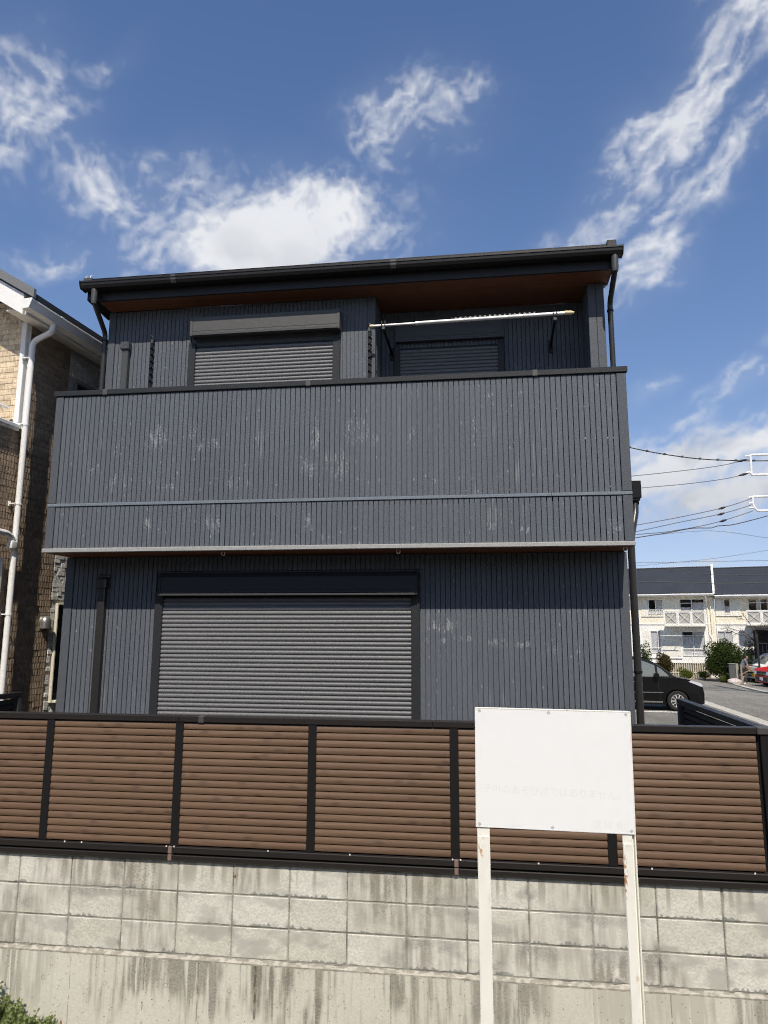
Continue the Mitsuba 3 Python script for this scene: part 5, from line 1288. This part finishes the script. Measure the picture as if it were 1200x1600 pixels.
tw = []
for dx in (-.9, -.5, -.1, .25):
    twigs(np.array([19.2, 40.2, 1.9]), np.array([dx, 0.0, 0.55]) / math.hypot(dx, .55), 1.0, 0.035, 4, tw)
obj('branches', join(tw), 'm_bark', bt)
obj('trunk', tube([(19.3, 40.2, -.4), (19.15, 40.2, .9), (19.2, 40.2, 2.0)], [.07, .055, .045], 8), 'm_bark', bt)
bg = trimesh.creation.icosphere(4, 1.0)
bv = bg.vertices * [0.36, 0.30, 0.20]
bv = bv * (0.86 + 0.34 * meshkit.fbm(bv * 9, 3, 9))[:, None] + [16.80, 37.15, -0.13]
tag(obj('rubbish_bag', trimesh.Trimesh(bv, bg.faces, process=False), 'm_bag', smooth=True), 'crumpled pale bag on the ground at the foot of the gate pillar', 'bag')

# the leafy plant at the foot of the wall
hp_ = thing('leafy_plant', 'bushy green leafy plant at the foot of the stained wall in the lower left corner', 'plant')
pts_, stm = [], []
g6 = np.random.default_rng(5)
for k in range(150):
    bx_ = g6.uniform(-0.75, 0.02)
    by_ = g6.uniform(-0.42, -0.08)
    hh = (0.24 + 0.06 * math.sin(bx_ * 9)) * g6.uniform(0.55, 1.0) * (1.0 if bx_ < -0.16 else max(0.45, 1 - (bx_ + 0.16) * 3.4))
    top_ = np.array([bx_ + g6.normal() * .035, by_ + g6.normal() * .03, hh])
    b_ = np.array([bx_, by_, 0.01])
    stm.append(tube([b_, (b_ + top_) / 2 + g6.normal(size=3) * .008, top_], [.0028, .0022, .0012], 5))
    for t in np.linspace(0.22, 1.0, 15):
        for q in range(3):
            pts_.append(b_ + (top_ - b_) * t + g6.normal(size=3) * .010)
obj('foliage', leaves(pts_, 0.026, 8, 0.62), 'm_herb', hp_)
obj('stem', join(stm), 'm_herb', hp_)
dl = np.c_[g6.uniform(-0.6, 0.5, 120), g6.uniform(-0.35, -0.03, 120), g6.uniform(0.022, 0.035, 120)]
obj('dead_leaves', leaves(dl, 0.035, 19, 0.6, 0.0), 'm_deadleaf', kind='stuff')
tag('dead_leaves', 'dry orange brown leaves on the soil at the foot of the wall', 'leaves')
gx_ = np.c_[g6.uniform(-4, 4.8, 900), g6.uniform(-0.9, -0.035, 900), np.full(900, 0.015)]
gx_ = gx_[(gx_[:, 0] < 0.0) | (gx_[:, 1] < -0.45)]
obj('grass', leaves(gx_, 0.06, 29, 0.12, 2.5), 'm_herb', kind='stuff')
tag('grass', 'sparse short grass on the soil strip before the wall', 'grass')

# ------------------------------------------------------------------ utility pole at the right edge with its wires
PY = 26.0
up = thing('utility_pole', 'utility pole with white bracket frames at the right edge, carrying the overhead wires', 'utility pole')
obj('shaft', tube([(16.6, PY, -0.3), (16.6, PY, 11.8)], [0.17, 0.11], 16), 'm_kerb', up, 50)
for z0, z1 in ((9.185, 10.051), (7.642, 8.246)):
    lows = [(16.6, PY - .12, z1), (14.42, PY - .12, z1), (14.40, PY - .12, z0), (16.6, PY - .12, z0)] if z1 > 9 else [(16.6, PY - .12, z1 + .03), (14.36, PY - .12, z1), (14.37, PY - .12, z0 + 0.2), (14.52, PY - .12, z0), (16.6, PY - .12, z0 + .02)]
    obj('bracket_frame', tube(bend(lows, 0.06), 0.048, 8), 'm_white', up)
obj('insulator', join([tube([(14.40, PY - .12, z), (14.30, PY - .12, z + .03), (14.2, PY - .12, z + .01)], [.03, .05, .03], 8) for z in (9.98, 9.27, 8.2, 7.95, 7.75)]), 'm_white', up)

WIRES = [
    ('overhead cable with small clips, topmost of the wires right of the balcony', 0.038, [(6.0, 11.75), (9.19, 10.63), (11.03, 10.17), (12.66, 9.91), (14.39, 9.80), (15.2, 9.78), (19.0, 9.9)]),
    ('overhead wire below the topmost clipped cable, ending at the upper bracket frame', 0.022, [(4.0, 8.8), (9.24, 9.24), (11.28, 9.41), (13.23, 9.63), (14.35, 9.88)]),
    ('overhead wire ending at the lower corner of the upper bracket frame', 0.022, [(4.0, 8.0), (9.65, 8.71), (11.83, 8.87), (13.53, 9.08), (14.36, 9.28)]),
    ('uppermost of the three wires ending at the lower bracket frame', 0.024, [(4.0, 6.2), (9.37, 7.08), (11.28, 7.41), (13.22, 7.82), (14.35, 8.18)]),
    ('middle of the three wires ending at the lower bracket frame', 0.024, [(4.0, 5.85), (9.37, 6.80), (11.27, 7.19), (13.22, 7.58), (14.30, 7.90)]),
    ('lowest of the three wires ending at the lower bracket frame', 0.024, [(4.0, 6.1), (9.37, 6.70), (10.74, 6.80), (11.28, 6.88), (12.38, 7.07), (13.35, 7.32), (14.35, 7.65)]),
    ('thick kinked cable running under the lower bracket frame', 0.034, [(4.0, 5.75), (9.37, 6.55), (10.87, 6.77), (12.10, 6.96), (12.38, 6.95), (12.54, 6.84), (12.71, 7.01), (13.41, 7.06), (14.05, 7.20), (15.2, 7.50), (19, 8.4)]),
    ('thin wire sloping down to the right under the kinked cable', 0.012, [(9.0, 6.5), (10.73, 6.72), (12.37, 6.83), (15.1, 6.45), (19, 5.9)]),
    ('thin wire sloping up to the right above the terraced roofs', 0.012, [(6.0, 5.2), (12.09, 5.60), (15.15, 6.03), (19, 6.6)]),
    ('level thin wire above the terraced roofs', 0.014, [(4.0, 5.45), (9.34, 5.50), (15.13, 5.56), (19, 5.6)]),
    ('lowest wire dipping across the dark terraced roofs', 0.020, [(4.0, 5.1), (9.34, 5.24), (10.58, 5.28), (10.99, 5.24), (11.81, 5.04), (15.10, 4.94), (19, 4.9)]),
    ('dark cable across the terraced roofs below their ridge', 0.024, [(4.0, 4.6), (9.33, 4.70), (11.0, 4.68), (13.0, 4.62), (15.1, 4.64), (19, 4.8)]),
]
for lab, r, pts in WIRES:
    x_ = np.array([p[0] for p in pts])
    z_ = np.array([p[1] for p in pts])
    from scipy.interpolate import PchipInterpolator
    xs = np.linspace(x_[0], x_[-1], 60)
    zs = PchipInterpolator(x_, z_)(xs)
    t_ = thing('overhead_wire', lab, 'wire')
    obj('cable', tube(np.c_[xs, np.full(60, PY - .12), zs], r * 0.62, 6), 'm_wire', t_)
    if r >= 0.022 and x_[-1] < 14.5:
        e = np.array([x_[-1], z_[-1]])
        b = np.array([x_[-2], z_[-2]])
        d = (e - b) / np.linalg.norm(e - b)
        s0, s1_ = (0.10, 0.50) if z_[-1] > 9 else (1.15, 1.45)
        p0, p1 = e - d * s1_, e - d * s0
        obj('sleeve', tube([(p0[0], PY - .12, p0[1]), ((p0[0] + p1[0]) / 2, PY - .12, (p0[1] + p1[1]) / 2), (p1[0], PY - .12, p1[1])], [.02, .055, .03], 8), 'm_dark', t_)
    if 'clips' in lab:
        obj('clips', join([cbox(x - .05, x + .05, PY - .16, PY - .08, float(PchipInterpolator(x_, z_)(x)) - .03, float(PchipInterpolator(x_, z_)(x)) + .05, .01) for x in np.arange(9.5, 15.4, 0.72)]), 'm_wire', t_, kind='stuff')
for k, v in list(labels.items()):
    if k.startswith('overhead_wire'):
        v['group'] = 'overhead wires at the right'
